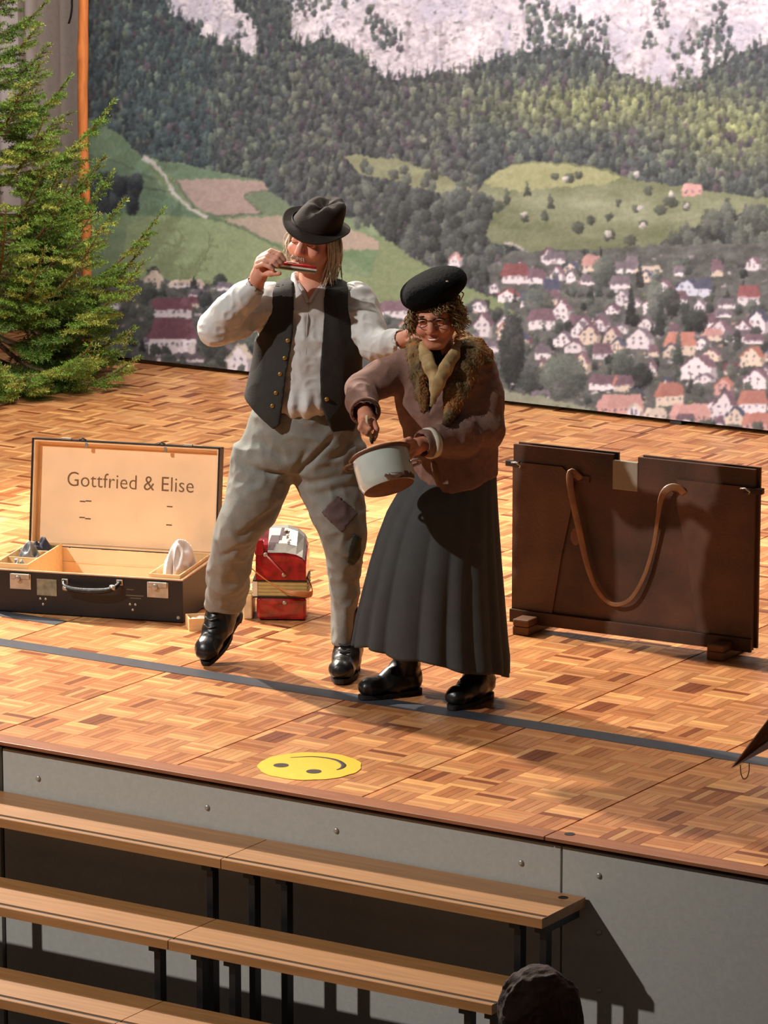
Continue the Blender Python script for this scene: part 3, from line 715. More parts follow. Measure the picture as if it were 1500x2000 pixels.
# ================================================================== SUITCASE
SA = math.radians(17.1)
fr = ground(357, 1218)
case = empty('suitcase', tuple(fr), SA); tag(case, 'open old black suitcase with tan lining and lettering in its lid', 'suitcase')
M_leath = mat('black_leatherette', (17, 16, 17), 0.42, var=0.25, scale=25, bump=0.15, bscale=220)
M_lin = mat('tan_lining', (244, 210, 168), 0.7, var=0.05, scale=8)
M_wood = mat('pale_plywood', (238, 196, 140), 0.55, var=0.10, scale=7, stretch=(1, 9, 9))
M_lock = mat('lock_metal', (176, 170, 156), 0.3, metal=0.55, var=0.2)
M_letter = mat('brown_lettering', (120, 84, 50), 0.7)
W, D, HC, T = 0.795, 0.44, 0.171, 0.006
b = MB(); b.box((-W, 0, 0.004), (0, D, 0.012), 0.003)
b.box((-W, 0, 0.004), (0, T, HC), 0.002); b.box((-W, D-T, 0.004), (0, D, HC), 0.002); b.box((-W, T, 0.012), (-W+T, D-T, HC), 0); b.box((-T, T, 0.012), (0, D-T, HC), 0)
b.build('body', M_leath, case)
b = MB(); e = T + 0.004
b.box((-W+T, T, 0.012), (-T, D-T, 0.016)); b.box((-W+T, T, 0.016), (-T, e, HC+0.004)); b.box((-W+T, D-e, 0.016), (-T, D-T, HC+0.004)); b.box((-W+T, e, 0.016), (-W+e, D-e, HC+0.004)); b.box((-e, e, 0.016), (-T, D-e, HC+0.004))
b.box((-W+e, D-e-0.004, HC-0.055), (-e, D-e, HC-0.051))
b.build('lining', M_lin, case)
b = MB(); b.box((-W+T, -0.001, HC-0.001), (-T, T+0.001, HC+0.005), 0.0015); b.box((-T-0.001, -0.001, HC-0.001), (0.001, D, HC+0.005), 0.0015); b.build('rim', mat('pale_rim', (214, 170, 128), 0.5), case)
# lid
LEAN = math.radians(8)
ML = Matrix.Translation((0, D, HC + 0.004)) @ Matrix.Rotation(-LEAN, 4, 'X')
LH, LD = 0.436, 0.055
def lid_obj(mbx, name, m, par, smooth=False):
    mbx.V = [tuple(ML @ Vector(v)) for v in mbx.V]; return mbx.build(name, m, par, smooth)
b = MB(); b.box((-W, LD-0.004, 0), (0, LD, LH), 0.002)
b.box((-W, 0, 0), (-W+0.004, LD-0.004, LH)); b.box((-0.004, 0, 0), (0, LD-0.004, LH)); b.box((-W, 0, LH-0.004), (0, LD-0.004, LH)); b.box((-W, 0, 0), (0, LD-0.004, 0.004))
for x0, x1, z0, z1 in ((-W-0.001, -W+0.006, 0, LH), (-0.006, 0.001, 0, LH), (-W, 0, LH-0.005, LH+0.001)): b.box((x0, -0.002, z0), (x1, 0.003, z1), 0.001)
lid = lid_obj(b, 'lid', M_leath, case)
b = MB(); b.box((-W+0.004, LD-0.012, 0.004), (-0.004, LD-0.005, LH-0.004))
b.box((-W+0.004, 0.003, 0.004), (-W+0.012, LD-0.012, LH-0.004)); b.box((-0.012, 0.003, 0.004), (-0.004, LD-0.012, LH-0.004)); b.box((-W+0.012, 0.003, LH-0.012), (-0.012, LD-0.012, LH-0.004)); b.box((-W+0.012, 0.003, 0.004), (-0.012, LD-0.012, 0.010))
lid_obj(b, 'lid_lining', M_lin, lid)
b = MB(); b.box((-W+0.02, LD-0.0165, 0.012), (-0.02, LD-0.0122, LH-0.03), 0.002); lid_obj(b, 'lid_panel', M_lin, lid)
fc = bpy.data.curves.new('t', 'FONT'); fc.body = 'Gottfried & Elise'; fc.size = 0.085; fc.extrude = 0.0006; fc.align_x = 'CENTER'; fc.offset = -0.0008; fc.space_character = 1.02; fc.resolution_u = 4
to = bpy.data.objects.new('t', fc); COL.objects.link(to)
dg = bpy.context.evaluated_depsgraph_get(); tm = bpy.data.meshes.new_from_object(to.evaluated_get(dg)); bpy.data.objects.remove(to)
tm.name = 'lettering'; xs_ = [v.co.x for v in tm.vertices]; wdt = max(xs_) - min(xs_)
tm.transform(ML @ Matrix.Translation((-W/2 + 0.012, LD-0.0172, 0.247)) @ Matrix.Rotation(math.pi/2, 4, 'X') @ Matrix.Diagonal((0.535 / wdt, 1.0, 1, 1)))
lt = link('lettering', tm, M_letter, lid); lt['kind'] = 'stuff'
for (u, v) in ((-0.56, 0.190), (-0.585, 0.187), (-0.215, 0.186), (-0.56, 0.118), (-0.585, 0.122), (-0.215, 0.112)):
    b = MB(); b.box((u-0.012, LD-0.0178, v-0.0022), (u+0.012, LD-0.0162, v+0.0022), 0.0006); lid_obj(b, 'slit', mat('slit_dark', (96, 60, 34), 0.8), lid)
for u in (-0.565, -0.23):
    b = MB(); b.box((u-0.006, 0.0025, LH-0.030), (u+0.006, 0.012, LH-0.008), 0.001); lid_obj(b, 'lid_catch', M_lock, lid)
    b = MB(); b.tube([(u-0.03, 0.0, LH+0.002), (u-0.015, -0.003, LH+0.009), (u, 0, LH+0.002)], 0.004, 6); lid_obj(b, 'catch_wire', M_leath, lid)
    b = MB(); b.box((u-0.105 if u < -.4 else u+0.075, -0.004, LH), (u-0.062 if u < -.4 else u+0.115, 0.01, LH+0.008), 0.002); lid_obj(b, 'lid_clasp', M_lock, lid)
# front fittings
for s0 in (-0.715, -0.145):
    b = MB(); b.box((s0, -0.004, 0.098), (s0+0.088, 0.001, 0.160), 0.0015); b.box((s0+0.004, -0.009, 0.140), (s0+0.084, -0.003, 0.162), 0.003); b.lathe([(0.013, 0), (0.011, 0.006), (0.004, 0.008)], 16, Matrix.Translation((s0+0.035, -0.009, 0.142)) @ Matrix.Rotation(math.pi/2, 4, 'X'))
    b.build('lock', M_lock, case)
b = MB(); b.box((-0.603, -0.002, 0.078), (-0.520, 0.001, 0.145), 0.001); b.build('paper_label', mat('old_sticker', (130, 124, 100), 0.7, var=0.35, scale=40), case)
hp = spline([(-0.49, -0.006, 0.145), (-0.475, -0.034, 0.128), (-0.43, -0.042, 0.119), (-0.36, -0.044, 0.118), (-0.30, -0.042, 0.124), (-0.268, -0.034, 0.136), (-0.255, -0.006, 0.152)], 26)
b = MB(); b.tube(hp, np.interp(np.linspace(0, 1, 26), [0, .2, .5, .8, 1], [.006, .010, .0125, .010, .006]), 10); hd = b.build('handle', M_leath, case, True)
for s0, z0 in ((-0.468, 0.122), (-0.275, 0.135)):
    b = MB(); b.lathe([(0.011, -0.012), (0.0125, 0), (0.011, 0.012)], 12, Matrix.Translation((s0, -0.036, z0)) @ Matrix.Rotation(math.pi/2, 4, 'Y')); b.build('ring', M_lock, hd, True)
for s0, z0 in ((-0.485, 0.14), (-0.258, 0.15)):
    b = MB(); b.box((s0-0.014, -0.005, z0-0.012), (s0+0.014, 0.001, z0+0.012), 0.003); b.build('handle_mount', M_lock, case)
for s0 in (-0.578, -0.205):
    for ds, dz in ((-0.011, 0.012), (0.011, 0.012), (0.0, -0.010)):
        b = MB(); b.lathe([(0.0062, 0), (0.005, 0.0025), (0.0015, 0.0032)], 12, Matrix.Translation((s0+ds, 0, 0.052 + dz)) @ Matrix.Rotation(math.pi/2, 4, 'X')); b.build('rivet', M_lock, case, True)
b = MB(); b.box((-0.235, -0.0012, 0.098), (-0.16, 0.001, 0.103)); b.box((-0.215, -0.0012, 0.088), (-0.17, 0.001, 0.092)); b.box((-0.23, -0.0012, 0.122), (-0.20, 0.001, 0.126)); b.build('scuff_mark', mat('scuff', (90, 82, 66), 0.7), case)
b = MB(); b.lathe([(0.008, 0), (0.006, 0.003), (0.002, 0.004)], 10, Matrix.Translation((-0.018, 0, 0.022)) @ Matrix.Rotation(math.pi/2, 4, 'X')); b.build('corner_stud', M_lock, case)
def caseP(s, t, z=0.0):
    return (fr[0] + s*math.cos(SA) - t*math.sin(SA), fr[1] + s*math.sin(SA) + t*math.cos(SA), z)
def tray(w, d, h, parts, label, loc):
    root = empty('wooden_tray', loc, SA); tag(root, label, 'tray', 'plywood trays in the suitcase')
    t = 0.005
    b = MB(); b.box((0, 0, 0), (w, d, t)); b.build('base', M_wood, root)
    for lo, hi in (((0, 0, t), (w, t, h)), ((0, d-t, t), (w, d, h)), ((0, t, t), (t, d-t, h)), ((w-t, t, t), (w, d-t, h))):
        b = MB(); b.box(lo, hi, 0.0008); b.build('side', M_wood, root)
    for p in parts:
        b = MB(); b.box((t, p-0.002, t), (w-t, p+0.002, h-0.004)); b.build('divider', M_wood, root)
    return root
TZ = 0.017
tray(0.137, 0.405, 0.196-TZ, (0.135, 0.27), 'plywood tray with dividers in the left end of the suitcase', caseP(-0.782, 0.014, TZ))
tray(0.128, 0.405, 0.190-TZ, (), 'plywood tray holding a white cloth in the right end of the suitcase', caseP(-0.142, 0.014, TZ))
def cloth_blob(name, rx, ry, rz, seed, m, loc, label, cat, amp=0.35):
    bm = bmesh.new(); bmesh.ops.create_icosphere(bm, subdivisions=5, radius=1)
    P = np.array([v.co[:] for v in bm.verts]); F = [tuple(v.index for v in f.verts) for f in bm.faces]; bm.free()
    rid = 1 - np.abs(vnoise(P * np.array([1, 1, 0.5]), 2.2, seed)); d = 1 + amp * (rid - 0.75) + 0.15 * vnoise(P, 1.2, seed + 2)
    P = P * d[:, None] * np.array([rx, ry, rz]); P[:, 2] = np.maximum(P[:, 2] + rz * 0.7, 0)
    o = link(name, mesh(name, P, F, True), m, None, loc, (0, 0, SA)); tag(o, label, cat); return o
cloth_blob('white_cloth', 0.046, 0.12, 0.145, 5, mat('white_cotton', (232, 222, 214), 0.85, var=0.04), caseP(-0.080, 0.20, TZ + 0.0055), 'crumpled white cloth heaped in the right suitcase tray', 'cloth', 0.5)
cloth_blob('navy_cloth', 0.05, 0.05, 0.122, 8, mat('navy_cloth', (34, 32, 44), 0.8), caseP(-0.712, 0.352, TZ + 0.0055), 'dark navy cloth in the rear compartment of the left tray', 'cloth')
cloth_blob('grey_cloth', 0.052, 0.055, 0.118, 12, mat('grey_shiny', (120, 122, 124), 0.4, var=0.4, scale=40), caseP(-0.712, 0.217, TZ + 0.0055), 'grey crumpled cloth in the middle compartment of the left tray', 'cloth', 0.5)
cloth_blob('grey_bundle', 0.045, 0.045, 0.105, 15, mat('silver_bits', (150, 148, 140), 0.35, var=0.5, scale=50), caseP(-0.712, 0.082, TZ + 0.0055), 'shiny grey bundle in the front compartment of the left tray', 'bundle', 0.6)

# ------------------------------------------------------------------ small box behind the boot
BXP = ground(392, 1232)
bxo = empty('small_box', tuple(BXP + FH * 0.05), YAW + 0.2); tag(bxo, 'small open pale wooden box behind the lifted boot', 'box')
b = MB(); w_, d_, h_ = 0.11, 0.09, 0.048
b.box((-w_/2, -d_/2, 0), (w_/2, d_/2, 0.006)); 
for lo, hi in (((-w_/2, -d_/2, .006), (w_/2, -d_/2+.006, h_)), ((-w_/2, d_/2-.006, .006), (w_/2, d_/2, h_)), ((-w_/2, -d_/2+.006, .006), (-w_/2+.006, d_/2-.006, h_)), ((w_/2-.006, -d_/2+.006, .006), (w_/2, d_/2-.006, h_))): b.box(lo, hi)
b.build('body', M_wood, bxo)
for k in range(3):
    o = link('shell', rock_mesh(0.02, 0.018, 0.02, 20 + k), mat('white_cotton', (232, 222, 214), 0.85), bxo, (-0.03 + 0.03 * k, -0.01 + 0.02 * (k % 2), 0.012)); o.name = 'white_ball'

# ================================================================== ACCORDION
AG = ground(549, 1213); AL = Local(AG)
acc = empty('accordion', tuple(AG), YAW - 0.06); tag(acc, 'red pearl accordion with cream bellows standing on end behind the legs', 'accordion')
M_red = mat('red_pearl', (146, 14, 22), 0.22, var=0.6, scale=22, coat=0.6)
M_cream = mat('cream_bellows', (186, 166, 106), 0.5, var=0.08)
M_strap = mat('tan_leather', (190, 118, 62), 0.5, var=0.15, scale=20)
M_blackp = mat('black_plastic', (20, 18, 18), 0.4)
M_sil = mat('silver_grille', (196, 190, 178), 0.32, metal=0.6, var=0.12)
hw = 0.099
b = MB(); b.box((-hw+.002, 0.0, 0.004), (hw, 0.17, 0.094), 0.012); b.build('bass_body', M_red, acc)
b = MB(); b.box((-0.07, 0.01, 0.0), (-0.02, 0.05, 0.004)); b.box((0.02, 0.01, 0.0), (0.07, 0.05, 0.004)); b.box((-0.07, 0.12, 0.0), (0.07, 0.16, 0.004)); b.build('foot', M_blackp, acc)
b = MB(); b.box((-hw-.014, 0.004, 0.095), (hw+.004, 0.166, 0.162), 0.003); bel = b.build('bellows', M_cream, acc)
for k in range(5):
    z = 0.1015 + k * 0.0135; b = MB(); b.box((-hw-.016, 0.0025, z-0.0012), (hw+.006, 0.168, z+0.0012)); b.build('fold', mat('bellows_fold', (160, 140, 86), 0.6), bel)
for z in (0.0955, 0.1615): b = MB(); b.box((-hw-.012, -0.001, z-0.003), (hw+.004, 0.171, z+0.003), 0.001); b.build('bellows_frame', M_blackp, acc)
b = MB(); b.box((-hw-.012, 0.0015, 0.098), (-hw+.006, 0.0045, 0.160)); b.build('corner_clasp', mat('white_plastic', (226, 214, 190), 0.4), bel)
prof = [(0.0, 0.165), (0.0, 0.262), (0.035, 0.298), (0.10, 0.345), (0.135, 0.352), (0.17, 0.335), (0.17, 0.165)]
def xsec(x, k):
    return [(x, y, 0.165 + (z - 0.165) * k) for y, z in prof]
V = []; stn = [(-hw, 0.94), (-hw+.008, 1.0), (0.02, 1.0), (0.06, 0.93), (0.085, 0.82), (hw, 0.62)]
for x, k in stn: V += xsec(x, k)
n = len(prof); F = [(j*n+i, j*n+(i+1) % n, (j+1)*n+(i+1) % n, (j+1)*n+i) for j in range(len(stn)-1) for i in range(n)] + [tuple(range(n)), tuple((len(stn)-1)*n+i for i in range(n-1, -1, -1))]
b = MB(); b.add(V, F); b.build('treble_body', M_red, acc)
gp = [(0.004, 0.271), (0.035, 0.302), (0.10, 0.349), (0.13, 0.356)]
V = []
gst = [(-0.052, 1.0, 1.0), (0.02, 1.0, 1.0), (0.06, .93, 1.0), (0.085, .82, 1.0), (0.094, .74, 1.0)]
for x, k, _ in gst: V += [(x, y, 0.168 + (z - 0.165) * k) for y, z in gp]
n = 4; F = [(j*n+i, j*n+i+1, (j+1)*n+i+1, (j+1)*n+i) for j in range(len(gst)-1) for i in range(n-1)]
b = MB(); b.add(V, F); gr = b.build('grille', M_sil, acc); md = gr.modifiers.new('t', 'SOLIDIFY'); md.thickness = 0.003
for (x0, x1, i0, f0, f1) in ((-0.05, -0.012, 1, 0.0, 0.5), (-0.012, 0.0, 1, .2, 1.0), (0.0, 0.022, 1, 0.5, 0.8), (-0.055, -0.03, 0, .3, .9)):
    a, c = np.array(gp[i0]), np.array(gp[i0+1]); p, q = a + (c-a)*f0, a + (c-a)*f1
    b = MB(); V = [(x0, p[0], p[1]+.0045), (x1, p[0], p[1]+.0045), (x1+.008, q[0], q[1]+.0045), (x0+.008, q[0], q[1]+.0045)]; b.add(V + [(x, y, z-.003) for x, y, z in V], [(0,1,2,3),(0,4,5,1),(1,5,6,2),(2,6,7,3),(3,7,4,0)]); b.build('grille_slot', mat('grille_dark', (96, 74, 76), 0.5), gr)
for k in range(3):
    b = MB(); b.lathe([(0.007, 0), (0.007, 0.004), (0.005, 0.006)], 12, Matrix.Translation((0.015 + 0.008*k, 0.082 - 0.02*k, 0.345 - 0.015*k))); b.build('register_button', mat('white_plastic', (226, 214, 190), 0.4), gr)
b = MB(); b.box((-hw-.004, -0.006, 0.262), (-hw+.032, 0.03, 0.325), 0.008); b.build('end_cap', M_red, acc)
b = MB(); b.tube([(-0.058, -0.006, 0.266), (0.016, -0.006, 0.190)], 0.0035, 8); b.build('trim_rod', mat('pink_trim', (190, 96, 90), 0.3), acc, True)
for x, z in ((-0.06, 0.266), (0.012, 0.186), (0.015, 0.074)):
    b = MB(); b.lathe([(0.009, 0), (0.009, 0.004), (0.005, 0.006)], 12, Matrix.Translation((x, 0.0005, z)) @ Matrix.Rotation(math.pi/2, 4, 'X')); b.build('strap_stud', M_lock, acc, True)
sp = [AL(x, y, d) for x, y, d in ((499, 1062, .05), (484, 1078, .0), (484, 1100, -.03), (498, 1116, -.04), (530, 1140, -.055), (562, 1156, -.055), (590, 1160, -.045), (608, 1160, -.02), (609, 1148, .02), (598, 1120, .06), (590, 1092, .06))]
ca, sa_ = math.cos(0.06), math.sin(0.06); sp = [(x*ca - y*sa_, x*sa_ + y*ca, z) for x, y, z in sp]
b = MB(); b.tube(spline(sp, 44), 0.0125, 8, flat=0.16, up=(0.15, 1, 0.35), fix=True); b.build('shoulder_strap', M_strap, acc, True)
b = MB()
for k in range(5): b.box((-hw-0.05, 0.03+k*.026, 0.10+.004*(k % 2)), (-hw-0.014, 0.052+k*.026, 0.118), 0.003)
b.box((-hw-0.052, 0.02, 0.0), (-hw-0.016, 0.165, 0.10), 0.006); b.build('side_keys', mat('ivory', (222, 196, 150), 0.4, var=0.15), acc)

# ================================================================== STANDING BOARD WITH STRAPS
BG = np.array([-0.332, 2.425, 0.0]); BAng = math.atan2(0.05, 1.01)
brd = empty('strap_board', tuple(BG), BAng); tag(brd, 'dark brown wooden carrying board with leather straps standing on two blocks', 'board')
M_brd = mat('dark_brown_hide', (48, 29, 19), 0.55, rgb2=(92, 58, 38), scale=4.5, bump=0.12, bscale=90)
M_brd2 = mat('dark_brown_flap', (64, 41, 29), 0.55, rgb2=(104, 70, 50), scale=5, bump=0.12, bscale=90)
M_speck = mat('lit_hide', (128, 90, 66), 0.65, rgb2=(104, 70, 48), scale=9)  # paler hide tone for the painted speck of light
M_bstrap = mat('brown_strap', (128, 88, 56), 0.45, var=0.2, scale=20)
BW, BZ0_, BZ1_ = 1.025, 0.030, 0.728
def bp(px, py): 
    P = onplane(px, py, BG, (-math.sin(BAng), math.cos(BAng), 0)) - BG
    return (P[0]*math.cos(BAng) + P[1]*math.sin(BAng), P[2])
nl, nr = bp(1198, 893)[0], bp(1246, 905)[0]
outline = [(0, BZ0_), (BW, BZ0_), (BW, BZ1_), (nr, BZ1_), (nr, BZ1_-0.10), (nl, BZ1_-0.10), (nl, BZ1_), (0, BZ1_)]
b = MB(); b.prism(outline, 0.0, 0.016); b.build('panel', M_brd, brd)
b = MB(); b.prism([(x + 0.012, z + 0.006) for x, z in outline[:2]] + [(BW+.012, BZ1_+.006), (nr+.012, BZ1_+.006), (nr+.012, BZ1_-.09), (nl+.012, BZ1_-.09), (nl+.012, BZ1_+.006), (0.012, BZ1_+.006)], 0.020, 0.032); b.build('rear_panel', M_brd, brd)
fl = [bp(*p) for p in ((1122, 935), (1116, 1000), (1098, 1085), (1078, 1225))]
lf = [(0, BZ0_+.03), (0, 0.66)] + [(fl[0][0]-.05, 0.66)] + fl[:3] + [(fl[3][0], BZ0_+.03)]
b = MB(); b.prism(lf, -0.007, -0.0005); fo = b.build('side_flap', M_brd2, brd)
rf_ = [bp(*p) for p in ((1323, 985), (1345, 1090), (1362, 1240))]
b = MB(); b.prism([(BW, BZ0_+.03), (BW, 0.66), (rf_[0][0], 0.66)] + rf_[:2] + [(rf_[2][0], BZ0_+.03)], -0.007, -0.0005); b.build('side_flap', M_brd2, brd)
cpt = bp(1124, 1048); b = MB(); b.lathe([(0.026, 0), (0.025, 0.001), (0.01, 0.0014)], 18, Matrix.Translation((cpt[0], -0.0005, cpt[1])) @ Matrix.Rotation(math.pi/2, 4, 'X') @ Matrix.Diagonal((0.8, 1.35, 1, 1))); b.build('light_speck', M_speck, brd)  # pale disc painted as a small speck of light falling on the flap
b = MB(); b.box((-0.004, -0.020, BZ0_-0.004), (BW+0.004, -0.0075, BZ0_+0.048), 0.002); b.build('bottom_rail', M_brd, brd)
pl = bp(1222, 930); b = MB(); b.box((nl-0.001, -0.004, pl[1]-0.055), (nr+0.001, 0.012, pl[1]+0.058), 0.003); b.build('grey_plate', mat('grey_plate', (150, 142, 124), 0.6, var=0.06), brd)
for x0, x1 in ((0.055, 0.125), (0.885, 0.955)):
    b = MB(); b.box((x0, -0.105, 0.0), (x1, 0.10, 0.034), 0.004); b.box((x0, -0.105, 0.034), (x1, -0.024, 0.062), 0.006); b.build('foot_block', mat('block_wood', (104, 68, 42), 0.6, var=0.2, scale=14), brd)
for x0, x1, z in ((-0.03, 0.03, 0.652), (BW-0.04, BW+0.034, 0.648)):
    b = MB(); b.box((x0, -0.012, z-0.011), (x1, 0.014, z+0.011), 0.002); la = b.build('latch', mat('latch_iron', (60, 44, 40), 0.5, metal=.4), brd)
    c0 = 0.022 if x0 < 0 else BW - 0.03
    b = MB(); b.tube([(c0-.022, -0.016, z+.006), (c0, -0.024, z+.010), (c0+.018, -0.018, z-.002), (c0+.012, -0.014, z-.012)], 0.0035, 6); b.build('hook', M_lock, la, True)
def bpt(px, py, d): x, z = bp(px, py); return (x, -d, z)
b = MB(); b.tube(spline([bpt(1138, 938, .002), bpt(1128, 926, .012), bpt(1119, 922, .02), bpt(1120, 945, .028), bpt(1128, 985, .03), bpt(1138, 1030, .03), bpt(1150, 1085, .03), bpt(1166, 1135, .03), bpt(1188, 1168, .03), bpt(1212, 1178, .03), bpt(1240, 1165, .03), bpt(1265, 1120, .025), bpt(1282, 1060, .022), bpt(1292, 1005, .03), bpt(1302, 965, .04), bpt(1316, 950, .035), bpt(1330, 952, .022), bpt(1340, 966, .004)], 70), np.interp(np.linspace(0, 1, 70), [0, .05, .3, .5, .75, .86, 1], [.014, .016, .015, .009, .009, .015, .016]), 8, flat=0.14, up=(0, 1, 0), fix=True); b.build('leather_strap', M_bstrap, brd, True)
for px, py in ((1132, 934), (1330, 956)):
    x, z = bp(px, py); b = MB(); b.box((x-0.035, -0.006, z-0.013), (x+0.045, -0.0006, z+0.013), 0.002); b.build('strap_slot', mat('slot_leather', (74, 44, 24), 0.6), brd)

# ================================================================== BROWN BOARD CORNER AT THE RIGHT EDGE
RG = ground(1500, 1560); RL = Local(RG)
rb = empty('music_stand', tuple(RG), YAW); tag(rb, 'dark brown pointed desk corner with a string loop at the right edge', 'music stand')
M_rb = mat('dark_mahogany', (58, 32, 18), 0.4, rgb2=(84, 46, 24), scale=6)
c0, c1, c2 = RL(1431, 1499), RL(1503, 1404), RL(1506, 1460)
e1, e2 = c1 - c0, c2 - c0
c3 = c0 + e1 * 2.4; c4 = c0 + e1 * 2.2 + e2 * 3.0 + np.array([0, .12, 0]); c5 = c0 + e2 * 4.2
nrm = np.array([0.25, -0.9, 0.3]); nrm /= np.linalg.norm(nrm)
top = [c0, c5, c4, c3]; bot = [p - nrm * 0.016 for p in top]
b = MB(); b.add(top + bot, [(0, 1, 2, 3), (7, 6, 5, 4), (0, 4, 5, 1), (1, 5, 6, 2), (2, 6, 7, 3), (3, 7, 4, 0)]); b.build('desk', M_rb, rb)
lp = spline([RL(1446, 1494), RL(1447, 1510), RL(1452, 1521), RL(1459, 1518), RL(1463, 1505), RL(1463, 1490)], 24)
b = MB(); b.tube(lp, 0.0022, 6); b.build('string_loop', mat('brown_string', (110, 70, 40), 0.8), rb, True)
pc = (c4 + c0) / 2; b = MB(); b.tube([(pc[0], pc[1]+.02, 0.01), tuple(pc + np.array([0, .02, 0]))], 0.014, 10)
for a in (0.4, 2.5, 4.6): b.tube([(pc[0], pc[1]+.02, 0.07), (pc[0]+.22*math.cos(a), pc[1]+.02+.22*math.sin(a), 0.012)], 0.009, 8)
b.build('stand', M_frame, rb, True)
# ================================================================== SOFT-BODY MODELLER (distance fields -> smooth mesh)
def rotm(ax, ang):
    return np.array(Matrix.Rotation(ang, 3, ax))
class Fld:
    def __init__(s, lo, hi, h):
        s.lo = np.array(lo, float); s.h = h
        s.n = np.ceil((np.array(hi) - s.lo) / h).astype(int) + 1
        s.g = np.full(s.n, 0.3, np.float32)
        s.ax = [(s.lo[i] + np.arange(s.n[i]) * h).astype(np.float32) for i in range(3)]
    def fn(s, f, lo, hi, k=0.0, op='u'):
        lo = np.maximum(((np.array(lo) - s.lo) / s.h).astype(int), 0); hi = np.minimum(np.ceil((np.array(hi) - s.lo) / s.h).astype(int) + 1, s.n)
        if (hi <= lo).any(): return
        sl = tuple(slice(a, b_) for a, b_ in zip(lo, hi))
        X = s.ax[0][sl[0]][:, None, None]; Y = s.ax[1][sl[1]][None, :, None]; Z = s.ax[2][sl[2]][None, None, :]
        d = f(X, Y, Z); g = s.g[sl]
        if op == 'u': a, c, sg = g, d, 1
        elif op == 's': a, c, sg = -g, d, -1          # subtract d
        else: a, c, sg = -g, -d, -1                   # intersect with d
        if k > 0:
            hh = np.maximum(k - np.abs(a - c), 0) / k; r = np.minimum(a, c) - hh * hh * k * 0.25
        else: r = np.minimum(a, c)
        s.g[sl] = sg * r
    def cap(s, a, b_, ra, rb=None, k=0.012, op='u', flat=None):
        a, b_ = np.asarray(a, float), np.asarray(b_, float); rb = ra if rb is None else rb
        m = max(ra, rb) * (1.0 if flat is None else max(1.0, flat[1])) + 0.03 + k
        ba = b_ - a; L2 = ba @ ba + 1e-12
        def f(X, Y, Z):
            x, y, z = X - a[0], Y - a[1], Z - a[2]
            t = np.clip((x * ba[0] + y * ba[1] + z * ba[2]) / L2, 0, 1)
            x, y, z = x - t * ba[0], y - t * ba[1], z - t * ba[2]
            if flat is not None:
                nv, sc = np.asarray(flat[0], float), flat[1]; nv = nv / np.linalg.norm(nv)
                q = (x * nv[0] + y * nv[1] + z * nv[2]) * (1 / sc - 1)
                x, y, z = x + q * nv[0], y + q * nv[1], z + q * nv[2]
            return np.sqrt(x * x + y * y + z * z) - (ra + (rb - ra) * t)
        s.fn(f, np.minimum(a, b_) - m, np.maximum(a, b_) + m, k, op)
    def chain(s, pts, rad, k=0.012, flat=None):
        for i in range(len(pts) - 1): s.cap(pts[i], pts[i+1], rad[i], rad[i+1], k, 'u', flat)
    def ell(s, c, r, R=None, k=0.012, op='u'):
        c, r = np.asarray(c, float), np.asarray(r, float); m = r.max() + 0.03 + k
        R = np.eye(3) if R is None else np.asarray(R)
        def f(X, Y, Z):
            x, y, z = X - c[0], Y - c[1], Z - c[2]
            u = x * R[0, 0] + y * R[1, 0] + z * R[2, 0]; v = x * R[0, 1] + y * R[1, 1] + z * R[2, 1]; w = x * R[0, 2] + y * R[1, 2] + z * R[2, 2]
            k0 = np.sqrt((u / r[0]) ** 2 + (v / r[1]) ** 2 + (w / r[2]) ** 2)
            k1 = np.sqrt((u / r[0] ** 2) ** 2 + (v / r[1] ** 2) ** 2 + (w / r[2] ** 2) ** 2) + 1e-6
            return k0 * (k0 - 1) / k1
        s.fn(f, c - m, c + m, k, op)
    def loft(s, rings, k=0.012, op='u', infl=0.0, p=2.0, round_=0.02):
        """rings: rows (z, cx, cy, a, b)"""
        Rg = np.array(sorted(rings), float); z = Rg[:, 0]
        zz = np.linspace(z[0], z[-1], 200)
        cs = [np.interp(zz, z, Rg[:, i]) for i in range(1, 5)]
        ker = np.ones(15) / 15
        cs = [np.convolve(np.pad(c, 7, 'edge'), ker, 'valid') for c in cs]
        def f(X, Y, Z):
            zl = Z[0, 0]; cx_, cy_, a, b_ = [np.interp(zl, zz, c)[None, None, :].astype(np.float32) for c in cs]
            a, b_ = a + infl, b_ + infl
            u, v = np.abs(X - cx_) / a, np.abs(Y - cy_) / b_
            q = (u ** p + v ** p) ** (1 / p); d = (q - 1) * np.minimum(a, b_) * 0.92
            dz = np.maximum(z[0] - infl - Z, Z - z[-1] - infl)
            return np.where((d > 0) & (dz > -round_), np.sqrt(np.maximum(d, 0) ** 2 + np.maximum(dz, 0) ** 2) + np.minimum(np.maximum(d, dz), 0), np.maximum(d, dz))
        lo = (Rg[:, 1] - Rg[:, 3]).min() - 0.04 - infl, (Rg[:, 2] - Rg[:, 4]).min() - 0.04 - infl, z[0] - 0.04 - infl
        hi = (Rg[:, 1] + Rg[:, 3]).max() + 0.04 + infl, (Rg[:, 2] + Rg[:, 4]).max() + 0.04 + infl, z[-1] + 0.04 + infl
        s.fn(f, lo, hi, k, op)
